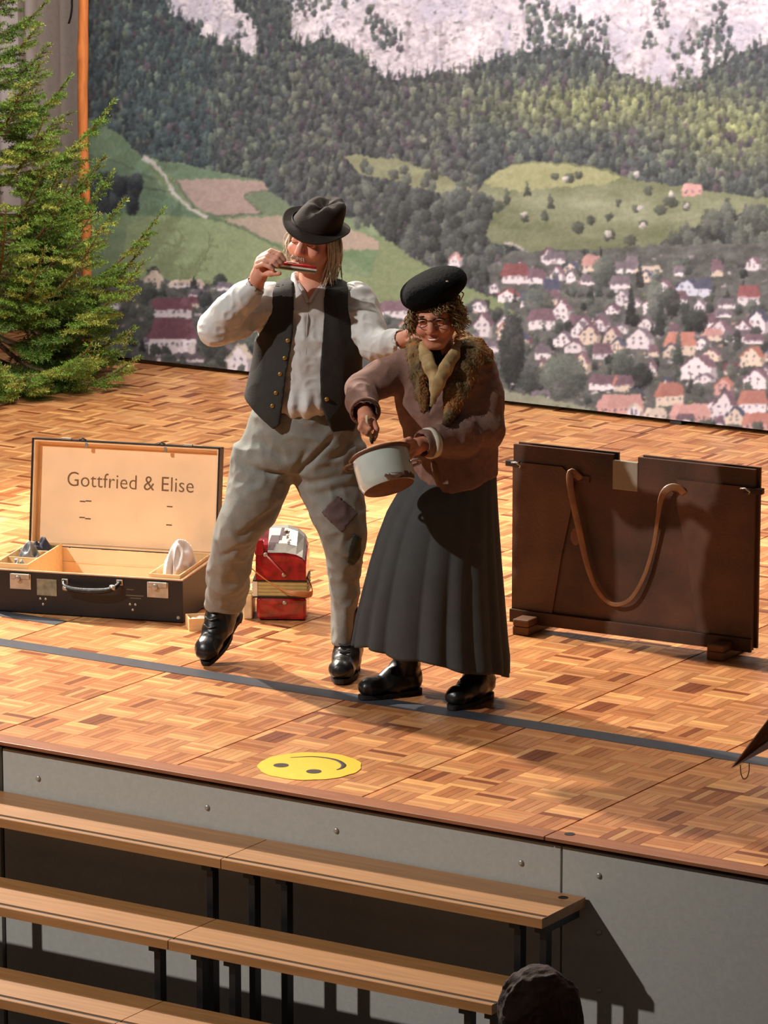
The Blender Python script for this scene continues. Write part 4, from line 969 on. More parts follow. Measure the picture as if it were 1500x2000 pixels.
    def tomesh(s, smooth=2):
        g = s.g.copy(); g[0] = g[-1] = 0.3; g[:, 0] = g[:, -1] = 0.3; g[:, :, 0] = g[:, :, -1] = 0.3
        I = g < 0
        c = np.zeros(s.n - 1, np.int8)
        for dx in (0, 1):
            for dy in (0, 1):
                for dz in (0, 1): c += I[dx:dx + s.n[0]-1, dy:dy + s.n[1]-1, dz:dz + s.n[2]-1]
        act = (c > 0) & (c < 8); ci = np.argwhere(act); idm = np.full(s.n - 1, -1, np.int32); idm[act] = np.arange(len(ci))
        S = np.zeros((len(ci), 3)); Nn = np.zeros(len(ci)); corners = [(i, j, k) for i in (0, 1) for j in (0, 1) for k in (0, 1)]
        val = {q: g[ci[:, 0]+q[0], ci[:, 1]+q[1], ci[:, 2]+q[2]] for q in corners}
        for q in corners:
            for ax in range(3):
                if q[ax] == 0:
                    q2 = tuple(1 if i == ax else q[i] for i in range(3)); a, b_ = val[q], val[q2]; m = (a < 0) != (b_ < 0)
                    t = np.where(m, a / np.where(m, a - b_, 1), 0)
                    pos = np.array(q, float)[None] + np.zeros((len(ci), 3)); pos[:, ax] += t
                    S[m] += pos[m]; Nn[m] += 1
        V = s.lo + (ci + S / Nn[:, None]) * s.h
        Fs = []
        for ax in range(3):
            o1, o2 = [i for i in range(3) if i != ax]
            A = I[tuple(slice(0, -1) if i == ax else slice(1, -1) for i in range(3))]; B = I[tuple(slice(1, None) if i == ax else slice(1, -1) for i in range(3))]
            e = np.argwhere(A != B); fl = A[A != B]
            base = e.copy(); base[:, o1] += 1; base[:, o2] += 1
            def cid(d1, d2):
                t = base.copy(); t[:, o1] += d1; t[:, o2] += d2; return idm[t[:, 0], t[:, 1], t[:, 2]]
            Q = np.stack([cid(-1, -1), cid(0, -1), cid(0, 0), cid(-1, 0)], 1)
            flip = fl if ax != 1 else ~fl
            Q[~flip] = Q[~flip][:, ::-1]; Fs.append(Q)
        F = np.concatenate(Fs); F = F[(F >= 0).all(1)]
        return smooth_mesh(V, F, smooth), F
def smooth_mesh(V, F, it, lam=0.6):
    e = np.concatenate([F[:, [0, 1]], F[:, [1, 2]], F[:, [2, 3]], F[:, [3, 0]]]); n = len(V)
    i, j = np.concatenate([e[:, 0], e[:, 1]]), np.concatenate([e[:, 1], e[:, 0]])
    deg = np.bincount(i, minlength=n)[:, None] + 1e-9
    for _ in range(it):
        A = np.stack([np.bincount(i, V[j, k], n) for k in range(3)], 1) / deg; V = V + lam * (A - V)
    return V
def vnormals(V, F):
    a = V[F[:, 2]] - V[F[:, 0]]; b_ = V[F[:, 3]] - V[F[:, 1]]; nn = np.cross(a, b_); N = np.zeros_like(V)
    for k in range(4):
        for c in range(3): N[:, c] += np.bincount(F[:, k], nn[:, c], len(V))
    return N / (np.linalg.norm(N, axis=1)[:, None] + 1e-12)
def folds(V, F, amp, scale, seed, stretch=(1, 1, 1), ridge=True):
    N = vnormals(V, F); P = V * np.array(stretch)
    P = P + 0.25 / scale * np.stack([vnoise(P, scale * 0.7, seed + 5 + i) for i in range(3)], 1)
    n = vnoise(P, scale, seed)
    if ridge: n = 1 - 2 * np.abs(n) - 0.35
    return V + N * (amp * n)[:, None]
def decal(name, V, F, poly, L, m, parent, off=0.003, facing=0.15):
    """a thin patch sewn on a garment: the garment's own surface inside the outline, lifted and thickened"""
    W_ = V @ np.array([_R, FH, [0, 0, 1]]) + L.G; px, py = proj(W_); N = vnormals(V, F)
    vin = inpoly(poly, px, py) & (N[:, 1] < -facing); f = vin[F].all(1); Fq = F[f]
    used = np.unique(Fq); mp = np.full(len(V), -1); mp[used] = np.arange(len(used))
    o = link(name, mesh(name, V[used] + N[used] * off, mp[Fq], True), m, parent)
    md = o.modifiers.new('t', 'SOLIDIFY'); md.thickness = off * 0.8; md.offset = -1
    return o
def ringpx(L, rows):
    """rows (py, xl, xr, ydepth, halfdepth) -> loft rings"""
    out = []
    for py, xl, xr, yd, bd in rows:
        A, B = L(xl, py, yd), L(xr, py, yd); out.append((A[2], (A[0]+B[0])/2, yd, (B[0]-A[0])/2, bd))
    return out
def tubes_obj(name, strands, m, parent, n=5, stuff=True, cols=None):
    b = MB()
    for i, (P, R) in enumerate(strands): b.tube(P, R, n, col=None if cols is None else cols[i])
    o = b.build(name, m, parent, True, cols is not None)
    if stuff: o['kind'] = 'stuff'
    return o
SKIN_M, SKIN_W = (222, 158, 132), (206, 138, 108)
def head_prims(f, C, R, sc=1.0, fem=False):
    P = lambda x, y, z: C + R @ (np.array([x, y, z]) * sc)
    E = lambda c, r, k=0.012, op='u', R2=None: f.ell(P(*c), np.array(r) * sc, R if R2 is None else R @ R2, k * sc, op)
    E((0, .018, .034), (.077, .094, .076), .02)
    E((0, -.028, -.030), (.060, .064, .086), .03)
    E((0, -.058, -.094), (.032 if not fem else .028, .030, .024), .025)
    for s_ in (-1, 1):
        f.cap(P(s_*.056, .0, -.052), P(s_*.020, -.062, -.098), .019*sc, .017*sc, .022*sc)
        E((s_*.041, -.066, -.036), (.024, .022, .022), .02)
        E((s_*.0325, -.104, .000), (.017, .016, .011), .014, 's')
        E((s_*.0325, -.0815, -.001), (.0165, .0125, .0105), .005)
        E((s_*.080, .012, -.018), (.010, .020, .032), .006, R2=rotm('Z', s_*0.3))
        E((s_*.012, -.100, -.042), (.010, .011, .009), .008)
    f.cap(P(-.038, -.078, .020), P(0, -.089, .015), .011*sc, .011*sc, .012*sc); f.cap(P(.038, -.078, .020), P(0, -.089, .015), .011*sc, .011*sc, .012*sc)
    f.chain([P(0, -.086, .012), P(0, -.104, -.018), P(0, -.112, -.036)], [.009*sc, .011*sc, .0135*sc], .012*sc)
    return P
def face_cols(V, C, R, sc, skin, extra):
    """natural skin tints: lips, cheeks, nose, stubble, brows"""
    Q = ((V - C) @ R) / sc; col = np.tile(lin(skin), (len(V), 1))
    nn = vnoise(V, 60, 77)[:, None]; col = col * (1 + 0.06 * nn)
    def blend(c, r, tint, a):
        d = np.sqrt((((Q - np.array(c)) / np.array(r)) ** 2).sum(1)); w = np.clip(1.4 - d, 0, 1)[:, None] * a
        return col * (1 - w) + lin(tint) * w
    for c, r, t, a in extra: col = blend(c, r, t, a)
    return col
# ================================================================== THE MAN
MG = ground(685, 1318); m = Local(MG)
body_lo, body_hi = m(385, 1330, 0.3) + np.array([0, -0.9, -0.05]), m(830, 380, 0.3) + np.array([0, 0.1, 0.02])
body_lo[1], body_hi[1] = -0.42, 0.38; body_lo[2] = -0.01
# head frame: turned towards the left of the picture, tilted
HR = rotm('Y', math.radians(11)) @ rotm('Z', math.radians(-24)) @ rotm('X', math.radians(6))
HC_ = m(611, 466, 0.0)
f = Fld(body_lo, body_hi, 0.0042)
TOR = ringpx(m, [(548, 560, 665, .05, .060), (560, 525, 690, .05, .085), (585, 512, 696, .045, .100), (650, 510, 698, .04, .112), (720, 505, 695, .04, .112), (790, 505, 685, .045, .112), (850, 500, 690, .05, .115), (900, 500, 690, .055, .11)])
f.loft(TOR, 0.02, infl=-0.012)
f.cap(m(618, 500, .03), m(612, 585, .03), .056, .062, .03)
HP = head_prims(f, HC_, HR, 0.98)
# right arm raised to the mouth
SHR, ELR, WRR = m(522, 585, .04), m(420, 645, -.06), m(500, 556, -.13)
f.chain([SHR, ELR, WRR], [.058, .046, .028], .02)
# palm and fingers of the right hand around the mouth organ
yh = -.155
f.chain([WRR, m(505, 540, yh), m(512, 522, yh - .005)], [.026, .029, .030], .012, flat=((0, 1, 0), 0.72))
f.ell(m(514, 512, yh - .004), (.030, .022, .030), None, .012)
for pts_, r in (([(512, 500), (530, 490), (547, 496), (556, 508)], .0098), ([(506, 506), (524, 499), (541, 505), (550, 515)], .0098), ([(503, 513), (518, 507), (534, 512), (543, 520)], .0094), ([(502, 521), (514, 516), (527, 521), (534, 527)], .0086)):
    k = {490: 0, 499: 1, 507: 2, 516: 3}[pts_[1][1]]
    f.chain([m(x, y, yh - .012 - .012 * i - .009 * k + (.010 if i == 3 else 0)) for i, (x, y) in enumerate(pts_)], [r * 1.12, r * 1.05, r, r * .85], .003)
f.chain([m(512, 534, yh - .01), m(528, 534, yh - .045), m(546, 534, yh - .062)], [.0125, .0115, .009], .006)
# left arm, its hand on the woman's shoulder
SHL, ELL, WRL = m(700, 585, .05), m(735, 682, -.08), m(782, 664, -.20)
f.chain([SHL, ELL, WRL], [.050, .042, .027], .02)
f.chain([WRL, m(798, 656, -.225)], [.026, .026], .01, flat=((0, 1, 0), .7))
for k, (pa, pb, pc) in enumerate((((800, 650), (812, 651), (820, 660)), ((800, 654), (811, 657), (818, 667)), ((798, 659), (808, 664), (814, 673)), ((796, 663), (804, 670), (809, 678)))):
    f.chain([m(*pa, -.235), m(*pb, -.262), m(*pc, -.272)], [.0105, .0095, .008], .003)
f.chain([m(788, 660, -.215), m(797, 651, -.25), m(806, 646, -.262)], [.012, .0105, .0085], .004)
# legs inside the trousers
HIPR, KNR, ANR = m(535, 880, .05), m(468, 1020, .04), m(443, 1196, .235)
HIPL, KNL, ANL = m(645, 880, .05), m(664, 1060, .00), m(679, 1262, .05)
f.ell(m(592, 868, .05), (.135, .10, .10), None, .03)
f.chain([HIPR, KNR, ANR], [.078, .056, .036], .03); f.chain([HIPL, KNL, ANL], [.078, .056, .036], .03)
f.cap(ANL, ANL + np.array([0, 0, -.03]), .034, .034, .02)
Vb, Fb = f.tomesh(2)
cols = face_cols(Vb, HC_, HR, .98, SKIN_M, [((.055, -.05, -.03), (.03, .05, .03), (206, 128, 112), .5), ((-.05, -.05, -.03), (.03, .05, .03), (214, 140, 122), .5), ((0, -.112, -.036), (.02, .03, .022), (206, 120, 106), .55),
    ((0, -.08, -.06), (.034, .04, .010), (168, 140, 128), .7), ((0, -.08, -.095), (.05, .06, .03), (170, 134, 120), .5), ((.04, -.05, -.075), (.03, .05, .03), (176, 138, 122), .45), ((-.04, -.05, -.075), (.03, .05, .03), (190, 146, 130), .4),
    ((0, -.09, -.072), (.024, .03, .006), (170, 84, 78), .7), ((.033, -.1, .006), (.02, .03, .004), (196, 122, 104), .5), ((-.033, -.1, .006), (.02, .03, .004), (196, 122, 104), .5)])
cols[Vb[:, 2] < .36] = lin((58, 52, 48))
M_skin = mat('skin', (220, 160, 135), 0.5, var=0.05, scale=60, vcol=True, spec=0.35)
man = link('person', mesh('person', Vb, Fb, True, cols), M_skin, None, tuple(MG), (0, 0, YAW))
tag(man, 'person in dark vest, grey trousers and brown felt hat playing a red mouth organ', 'person')
def facepart(name, pts, rads, mm, parent, HPf, n=6):
    b = MB(); b.tube(spline([HPf(*p) for p in pts], 12), np.interp(np.linspace(0, 1, 12), np.linspace(0, 1, len(rads)), rads), n); return b.build(name, mm, parent, True)
M_lash = mat('dark_lash', (70, 44, 38), 0.7); M_brow = mat('grey_brow', (186, 168, 152), 0.8)
for s_ in (-1, 1):
    facepart('eyelash_line', [(s_*.0325-.014, -.090, -.0045), (s_*.0325-.006, -.0945, -.0078), (s_*.0325+.004, -.0948, -.008), (s_*.0325+.014, -.090, -.0045)], [.0008, .0016, .0016, .0008], M_lash, man, HP)
    facepart('eyebrow', [(s_*.0325-.019, -.089, .017), (s_*.0325, -.0965, .0215), (s_*.0325+.019, -.089, .018)], [.002, .0045, .002], M_brow, man, HP)
# ---- shirt
M_shirt = mat('linen_shirt', (206, 204, 200), 0.8, var=0.05, scale=14, bump=0.08, bscale=260)
lo, hi = m(385, 830, 0) + np.array([0, -.4, 0]), m(815, 530, 0) + np.array([0, .3, 0]); lo[1], hi[1] = -.36, .26
f = Fld(lo, hi, 0.005)
SH = ringpx(m, [(556, 566, 652, .045, .070), (568, 520, 694, .045, .09), (590, 508, 702, .045, .108), (650, 506, 704, .04, .122), (720, 505, 700, .035, .124), (760, 510, 690, .03, .128), (785, 512, 685, .028, .132), (800, 516, 680, .03, .122), (808, 522, 676, .035, .11)])
f.loft(SH, 0.02)
f.chain([m(525, 590, .04), m(470, 622, -.01), m(424, 642, -.055)], [.074, .070, .066], .02)
f.chain([m(424, 642, -.055), m(448, 608, -.085), m(478, 578, -.11), m(495, 561, -.126)], [.066, .062, .052, .041], .02)
f.chain([m(697, 590, .05), m(718, 640, -.01), m(733, 676, -.07)], [.074, .064, .056], .02)
f.chain([m(733, 676, -.07), m(760, 670, -.14), m(782, 664, -.195)], [.054, .046, .038], .02)
# collar stand and V opening
f.cap(m(606, 548, .035), m(607, 566, .03), .068, .078, .012)
f.cap(m(607, 535, .035), m(607, 572, .03), .061, .062, .004, 's')
vz0, vz1 = m(603, 592)[2], m(607, 548)[2]; vx0 = m(602, 592)[0]; vxl, vxr = m(580, 548)[0], m(634, 552)[0]
def vneck(X, Y, Z):
    t = np.clip((Z - vz0) / (vz1 - vz0), 0, 2); return np.maximum(np.maximum(vx0 + (vxl - vx0) * t - X, X - vx0 - (vxr - vx0) * t), np.maximum(vz0 - Z, Y + 0.0))
f.fn(vneck, m(560, 620) + np.array([0, -.2, 0]), m(660, 530) + np.array([0, .02, .05]), .004, 's')
# open cuffs
for w_, e_ in ((m(497, 559, -.1275), ELR), (m(785, 663, -.2), ELL)):
    dv = (w_ - e_) / np.linalg.norm(w_ - e_); f.cap(w_ - dv * .012, w_ + dv * .05, .033, .036, .003, 's')
Vs, Fs_ = f.tomesh(2); Vs = folds(Vs, Fs_, 0.0055, 15, 3, (1, 1, .8)); Vs = folds(Vs, Fs_, 0.0025, 34, 8)
wz = m(600, 760)[2]; bulge = np.exp(-((Vs[:, 2] - m(600, 785)[2]) / .05) ** 2) * (Vs[:, 1] < 0.02) * np.exp(-((Vs[:, 0] - m(592, 785)[0]) / .07) ** 4); Vs[:, 1] -= bulge * .018 * (1 + .5 * np.sin(Vs[:, 0] * 110))
shirt = link('shirt', mesh('shirt', Vs, Fs_, True), M_shirt, man); shirt['label'] = 'loose off white collarless shirt'
b = MB(); b.tube([m(603, 592, -.062), m(600, 640, -.077), m(598, 690, -.085), m(597, 725, -.088)], [.002, .0024, .002, .0015], 6); b.build('placket', mat('shirt_fold', (176, 172, 168), 0.8), shirt, True)
for k, (x0, x1) in enumerate(((581, 602), (634, 604))):
    b = MB(); b.tube(spline([m(x0, 549, .0), m((x0+x1)/2, 567, -.040), m(x1, 590, -.064)], 12), [.0075]*12, 8, flat=.4); b.build('collar_edge', M_shirt, shirt, True)
# ---- vest
M_vest = mat('charcoal_wool', (44, 42, 38), 0.85, var=0.15, scale=30, bump=0.12, bscale=200)
f = Fld((lo[0], -.2, lo[2] - .03), (hi[0], .26, hi[2] + .02), 0.005)
VR = ringpx(m, [(546, 570, 655, .05, .075), (556, 520, 694, .05, .094), (570, 503, 703, .05, .108), (600, 499, 708, .045, .122), (650, 497, 709, .04, .134), (700, 492, 708, .035, .138), (750, 482, 706, .03, .148), (790, 474, 702, .028, .155), (845, 470, 704, .028, .157)])
f.loft(VR, 0.0)
f.loft(VR, 0.0, 's', infl=-0.015)
oy = [m(600, y)[2] for y in (545, 600, 650, 720, 780, 850)]; ol = [m(x, 600)[0] for x in (574, 575, 572, 560, 552, 542)]; orr = [m(x, 600)[0] for x in (636, 632, 629, 624, 626, 654)]
def opening(X, Y, Z):
    z = Z[0, 0]; l_ = np.interp(z, oy[::-1], ol[::-1])[None, None]; r_ = np.interp(z, oy[::-1], orr[::-1])[None, None]
    return np.maximum(np.maximum(l_ - X, X - r_), Y - 0.03)
f.fn(opening, m(520, 860) + np.array([0, -.25, 0]), m(680, 530) + np.array([0, .05, .05]), .003, 's')
hx = [m(x, 800)[0] for x in (440, 476, 500, 535, 556, 625, 650, 690, 706, 740)]; hz = [m(600, y)[2] for y in (762, 776, 800, 829, 812, 822, 836, 838, 815, 790)]
def hem(X, Y, Z):
    return Z - np.interp(X[:, 0, 0], hx, hz)[:, None, None] - np.where(Y > .03, (Y - .03) * .25, 0)
f.fn(hem, (lo[0], -.3, lo[2] - .05), (hi[0], .3, m(600, 740)[2]), .003, 's')
f.cap(m(612, 520, .045), m(608, 575, .03), .066, .066, .004, 's')
for c_, d_ in ((m(505, 600, .045), m(470, 612, .03)), (m(706, 605, .045), m(735, 612, .03))): f.cap(c_ + (c_ - d_) * .1, d_, .088, .09, .006, 's', flat=((0, 0, 1), 1.25))
Vv, Fv = f.tomesh(2); Vv = folds(Vv, Fv, 0.004, 11, 23, (1, 1, .6)); 
vest = link('vest', mesh('vest', Vv, Fv, True), M_vest, man); vest['label'] = 'open charcoal wool vest'
M_btn = mat('brass_button', (186, 150, 84), 0.35, metal=.7)
for x, y in ((562, 667), (556, 702), (547, 733), (539, 769), (532, 794), (638, 781)):
    p = m(x, y, -.112 if y < 700 else -.122); 
    q = Vv[np.argmin(((Vv - p) ** 2 * np.array([1, .02, 1])).sum(1) + np.where(Vv[:, 1] > 0, 1, 0))]
    b = MB(); b.lathe([(.0075, 0), (.0085, .003), (.006, .0055), (.002, .006)], 14, Matrix.Translation((p[0], q[1] - .001, p[2])) @ Matrix.Rotation(math.pi/2, 4, 'X')); b.build('button', M_btn, vest, True)
# ---- trousers
M_trou = mat('grey_wool_trousers', (134, 133, 125), 0.85, var=0.12, scale=26, bump=0.12, bscale=220)
f = Fld((m(395, 1200, .2)[0] - .03, -.2, m(600, 1262)[2] - .02), (m(718, 800)[0] + .03, .38, m(600, 788)[2] + .03), 0.0055)
f.loft(ringpx(m, [(796, 500, 690, .035, .125), (830, 482, 700, .04, .135), (860, 470, 705, .045, .14), (890, 462, 706, .05, .135), (915, 470, 704, .05, .115)]), .02)
f.loft(ringpx(m, [(870, 458, 590, .05, .11), (925, 446, 574, .04, .115), (970, 436, 560, .03, .112), (1010, 424, 540, .025, .105), (1045, 415, 512, .04, .098), (1090, 409, 492, .08, .092), (1130, 405, 487, .13, .086), (1165, 402, 481, .185, .082), (1192, 402, 474, .222, .078)]), .035)
f.loft(ringpx(m, [(870, 560, 706, .05, .115), (925, 570, 708, .03, .112), (970, 589, 710, .01, .105), (1010, 604, 712, -.005, .1), (1050, 622, 713, -.005, .095), (1090, 636, 708, .01, .09), (1130, 642, 702, .03, .086), (1180, 646, 697, .045, .084), (1220, 648, 696, .05, .082), (1254, 650, 697, .05, .082)]), .035)
f.cap(ANR + np.array([0, .0, -.0]), ANR + (ANR - KNR) * .3, .058, .06, .004, 's'); f.cap(ANL + np.array([0, 0, -.03]), ANL + np.array([0, 0, .05]), .05, .05, .004, 's')
Vt, Ft = f.tomesh(2)
Vt = folds(Vt, Ft, 0.011, 8, 33, (1, 1, .7)); Vt = folds(Vt, Ft, 0.004, 20, 37)
# creases that run into the crotch and behind the bent knee
def crease(V, N, a, b_, w, dep):
    a, b_ = np.asarray(a), np.asarray(b_); ba = (b_ - a)[[0, 2]]; q = V[:, [0, 2]] - a[[0, 2]]; t = np.clip((q @ ba) / (ba @ ba), 0, 1)
    d = np.linalg.norm(q - t[:, None] * ba, axis=1); return V - N * (dep * np.exp(-(d / w) ** 2) * np.sin(np.clip(t, .02, .98) * math.pi) ** .5 * (N[:, 1] < .2))[:, None]
Nt = vnormals(Vt, Ft)
for a, b_, w, dp in (((575, 925), (650, 848), .010, .020), ((572, 925), (505, 912), .008, .018), ((575, 920), (600, 870), .012, .010), ((560, 930), (470, 900), .016, .008), ((545, 985), (470, 1040), .014, .014), ((590, 940), (690, 915), .014, .007), ((600, 960), (700, 940), .014, .006), ((700, 850), (640, 900), .014, .008), ((500, 850), (560, 890), .016, .008), ((480, 1060), (425, 1090), .012, .008), ((650, 1070), (705, 1100), .012, .009)):
    Vt = crease(Vt, Nt, m(*a), m(*b_), w, dp)
Vt = smooth_mesh(Vt, Ft, 1)
trou = link('trousers', mesh('trousers', Vt, Ft, True), M_trou, man); trou['label'] = 'baggy grey wool trousers with a knee patch'
pa = decal('knee_patch', Vt, Ft, [(657, 964), (700, 1003), (668, 1042), (626, 1001)], m, mat('mauve_patch', (98, 78, 76), 0.85, var=.1, scale=40, bump=.1), trou)
decal('knee_patch', Vt, Ft, [(690, 1040), (706, 1050), (704, 1088), (690, 1106), (676, 1098), (680, 1068)], m, mat('dark_patch', (62, 64, 50), 0.85, var=.2, scale=40), trou)
# ---- boots
M_boot = mat('black_boot', (20, 19, 18), 0.36, var=0.2, scale=20, coat=0.1, bump=.1, bscale=60); M_sole = mat('boot_sole', (26, 21, 19), 0.7); M_lace = mat('boot_lace', (56, 50, 44), 0.6)
def boot(parent, ankle, toe_dir, pitch, sc=1.0, shaft=.11, leg=(0, 0, 1), lbl=None, lace=True):
    """boot-local: toe along -y, ankle joint at origin, sole at z=-.085"""
    Rb = Matrix.Rotation(toe_dir, 3, 'Z') @ Matrix.Rotation(pitch, 3, 'X'); lg = np.array(Rb.transposed() @ Vector(leg).normalized()) * shaft
    f = Fld((-.12, -.24, -.10), (.12, .14, shaft + .07), 0.0042)
    f.cap((0, .010, -.02), lg + np.array([0, .004, 0]), .046, .052, .02)
    f.cap((0, .035, -.052), (0, -.05, -.050), .037, .041, .025); f.cap((0, .02, -.02), (0, -.075, -.042), .044, .038, .03)
    f.cap((0, -.05, -.052), (0, -.165, -.056), .044, .042, .03); f.ell((0, -.165, -.052), (.047, .052, .033), None, .02); f.cap((0, .0, .03), (0, -.08, -.036), .046, .042, .03)
    f.fn(lambda X, Y, Z: Z + .083 + 0 * X + 0 * Y, (-.08, -.25, -.11), (.08, .12, -.05), .006, 's')
    V, F = f.tomesh(2); V = folds(V, F, .0022, 26, 51)
    o = link('boot', mesh('boot', V * sc, F, True), M_boot, parent)
    o.matrix_local = Matrix.Translation(ankle) @ Matrix.Rotation(toe_dir, 4, 'Z') @ Matrix.Rotation(pitch, 4, 'X')
    if lbl: o['label'] = lbl
    out = []
    for i in range(40):
        a = 2 * math.pi * i / 40; y = -.072 + .146 * math.cos(a); wd = .0475 * (1 + .06 * math.sin(y * 40)) * (0.86 if -.06 < y < .0 else 1.0)
        out.append((wd * math.copysign(abs(math.sin(a)) ** .7, math.sin(a)) * sc, y * sc))
    b = MB(); b.prism(out, -.098 * sc, -.082 * sc, 'xy'); b.build('sole', M_sole, o)
    b = MB(); b.prism([(x * .98, y) for x, y in out if y > .005 * sc], -.103 * sc, -.097 * sc, 'xy'); b.build('heel', M_sole, o)
    if lace:
        for k in range(5):
            y0_ = -.118 + .024 * k
            def topz(x, y): q = V[(np.abs(V[:, 0] - x) < .007) & (np.abs(V[:, 1] - y) < .007)]; return q[:, 2].max() if len(q) else 0.0
            P = [(x * sc, (y0_ + dy) * sc, (topz(x, y0_ + dy) + .0015) * sc) for x, dy in ((-.024, .012), (-.012, .004), (0, 0), (.012, .004), (.024, .012))]
            b = MB(); b.tube(spline(P, 10), .0030 * sc, 6); b.build('lace', M_lace, o, True)
    return o
ap = m(681, 1268, .05); ap[2] = .1035
boot(man, tuple(ap), math.radians(-8), 0.0, 1.0, .12, KNL - ANL, lbl='black leather lace up boot')
ap = m(434, 1212, .25); ap[2] = .206
boot(man, tuple(ap), math.radians(-28), math.radians(34), 1.02, .13, KNR - ANR, lbl='black leather lace up boot with lifted heel')
# ---- hat
M_hat = mat('brown_felt', (40, 29, 21), 0.9, var=0.2, scale=18, bump=0.1, bscale=150)
HTR = HR @ rotm('Y', math.radians(9)) @ rotm('X', math.radians(7)); HTC = HC_ + HR @ np.array([0.002, .006, .047])
hatM = Matrix([list(HTR[i]) + [HTC[i]] for i in range(3)] + [[0, 0, 0, 1]])
n = 72; V = []; F = []
prof = [(1.0, 0.0), (1.0, .014), (.97, .036), (.92, .066), (.84, .090), (.71, .105), (.50, .108), (.25, .102), (0.02, .098)]
for k, (r, z) in enumerate(prof):
    for i in range(n):
        a = 2 * math.pi * i / n; ca_, sa2 = math.cos(a), math.sin(a)
        pin = 1 - (0.24 * math.exp(-((a - 4.25) / .5) ** 2) + .24 * math.exp(-((a - 5.17) / .5) ** 2)) * (z / .112) ** 2
        zz = z - (.020 * math.exp(-((ca_ * r + .1) / .28) ** 2) * (r < .8)) + .010 * sa2 * r * (z > .06) + .004 * math.sin(5 * a + 9 * z) * (z > .03)
        V.append((.090 * r * ca_ * pin + .016 * (z / .1), .101 * r * sa2 * pin, zz + (.010 * ca_ - .016 * max(-ca_, 0)) * (z / .1) * r))
for k in range(len(prof) - 1):
    for i in range(n): F.append((k*n+i, k*n+(i+1) % n, (k+1)*n+(i+1) % n, (k+1)*n+i))
F.append(tuple((len(prof)-1)*n + i for i in range(n)))
V = [tuple(hatM @ Vector(v)) for v in V]
hat = link('hat', mesh('hat', V, F, True), M_hat, man); hat['label'] = 'worn dark brown felt hat'
V = []; F = []
for k, t in enumerate(np.linspace(0, 1, 9)):
    for i in range(n):
        a = 2 * math.pi * i / n; ca_, sa2 = math.cos(a), math.sin(a)
        ro = np.array([.124 * ca_, .138 * sa2]); ri = np.array([.088 * ca_, .099 * sa2]); p = ri + (ro - ri) * t
        z = .006 + t ** 1.4 * (.014 * max(-ca_, 0) ** 2 + .004 * max(ca_, 0) ** 2 - .024 * max(-sa2, 0) ** 2 - .006 * max(sa2, 0)) + .004 * t * math.sin(3 * a + 1)
        V.append((p[0], p[1], z))
for k in range(8):
    for i in range(n): F.append((k*n+i, k*n+(i+1) % n, (k+1)*n+(i+1) % n, (k+1)*n+i))
V = [tuple(hatM @ Vector(v)) for v in V]
bo = link('brim', mesh('brim', V, F, True), M_hat, hat); md = bo.modifiers.new('t', 'SOLIDIFY'); md.thickness = .004
b = MB(); b.tube([tuple(hatM @ Vector((0.0905*math.cos(a), .1015*math.sin(a), .013))) for a in np.linspace(0, 6.2832, 60)], .008, 8, flat=.2, up=tuple(HTR @ np.array([1, 0, 0]))); b.build('hat_band', mat('hat_band', (36, 26, 19), 0.9), hat, True)
# ---- hair
M_hair = mat('grey_hair', (200, 188, 164), 0.6, var=0.25, scale=60)
hr = np.random.RandomState(2); st_ = []
def lock(a, b_, c_, r, jit=.012):
    P = [HP(*a), HP(*b_), HP(*c_)]; P = [np.array(p) + hr.normal(size=3) * jit * w for p, w in zip(P, (.35, .7, 1))]
    st_.append((spline(P, 8), np.interp(np.linspace(0, 1, 8), [0, .5, 1], [r, r, r * .3])))
for k in range(70):
    y = hr.uniform(-.02, .07); lock((.078, y, .02), (.088, y + .01, -.05), (.082 + hr.uniform(-.01, .02), y + .005, -.13 - hr.uniform(0, .05)), .0034)
for k in range(60):
    y = hr.uniform(-.035, .06); lock((-.078, y, .02), (-.088, y, -.03), (-.082, y - .01, -.075 - hr.uniform(0, .03)), .0034)
for k in range(60):
    x = hr.uniform(-.06, .07); lock((x, .095, .0), (x, .105, -.06), (x * 1.1, .10, -.14), .004)
tubes_obj('hair', st_, M_hair, man, 5)
st_ = []
for k in range(46):
    u = hr.uniform(-1, 1); lock((u*.024, -.108, -.052), (u*.028, -.110, -.060), (u*.034, -.102, -.068), .0016, .003)
tubes_obj('moustache', st_, mat('grey_stubble', (178, 158, 142), 0.7), man, 4)

# ---- mouth organ (held, so a thing of its own)
h0, h1 = m(527, 515, -.180), m(617, 527, -.165); hl = np.linalg.norm(h1 - h0); hx_ = (h1 - h0) / hl
hy_ = np.cross([0, 0, 1.0], hx_); hy_ /= np.linalg.norm(hy_); hz_ = np.cross(hx_, hy_)
hw_ = MG + np.array([_R, FH, [0, 0, 1]]).T @ h0
ho = empty('mouth_organ'); RW = np.stack([np.array([_R, FH, [0, 0, 1]]).T @ v for v in (hx_, hy_, hz_)], 1)
ho.matrix_world = Matrix([list(RW[i]) + [hw_[i]] for i in range(3)] + [[0, 0, 0, 1]])
tag(ho, 'red and silver mouth organ held to the lips of the hatted person', 'harmonica')
b = MB(); b.box((0, -.012, .0035), (hl, .020, .0125), .003); b.build('cover', mat('harmonica_red', (186, 28, 40), .25, coat=.4, var=.1), ho)
b = MB(); b.box((-.001, -.0135, -.0025), (hl+.002, .020, .0035), .0008); b.build('comb', mat('ivory_white', (244, 232, 206), .35), ho)
b = MB(); b.box((0, -.012, -.0135), (hl, .020, -.0025), .003); b.build('cover', mat('harmonica_steel', (150, 146, 140), .25, metal=.8), ho)
b = MB(); b.box((.060, .002, .0125), (.105, .010, .0155), .001); b.build('slide', mat('ivory_white', (244, 232, 206), .35), ho)
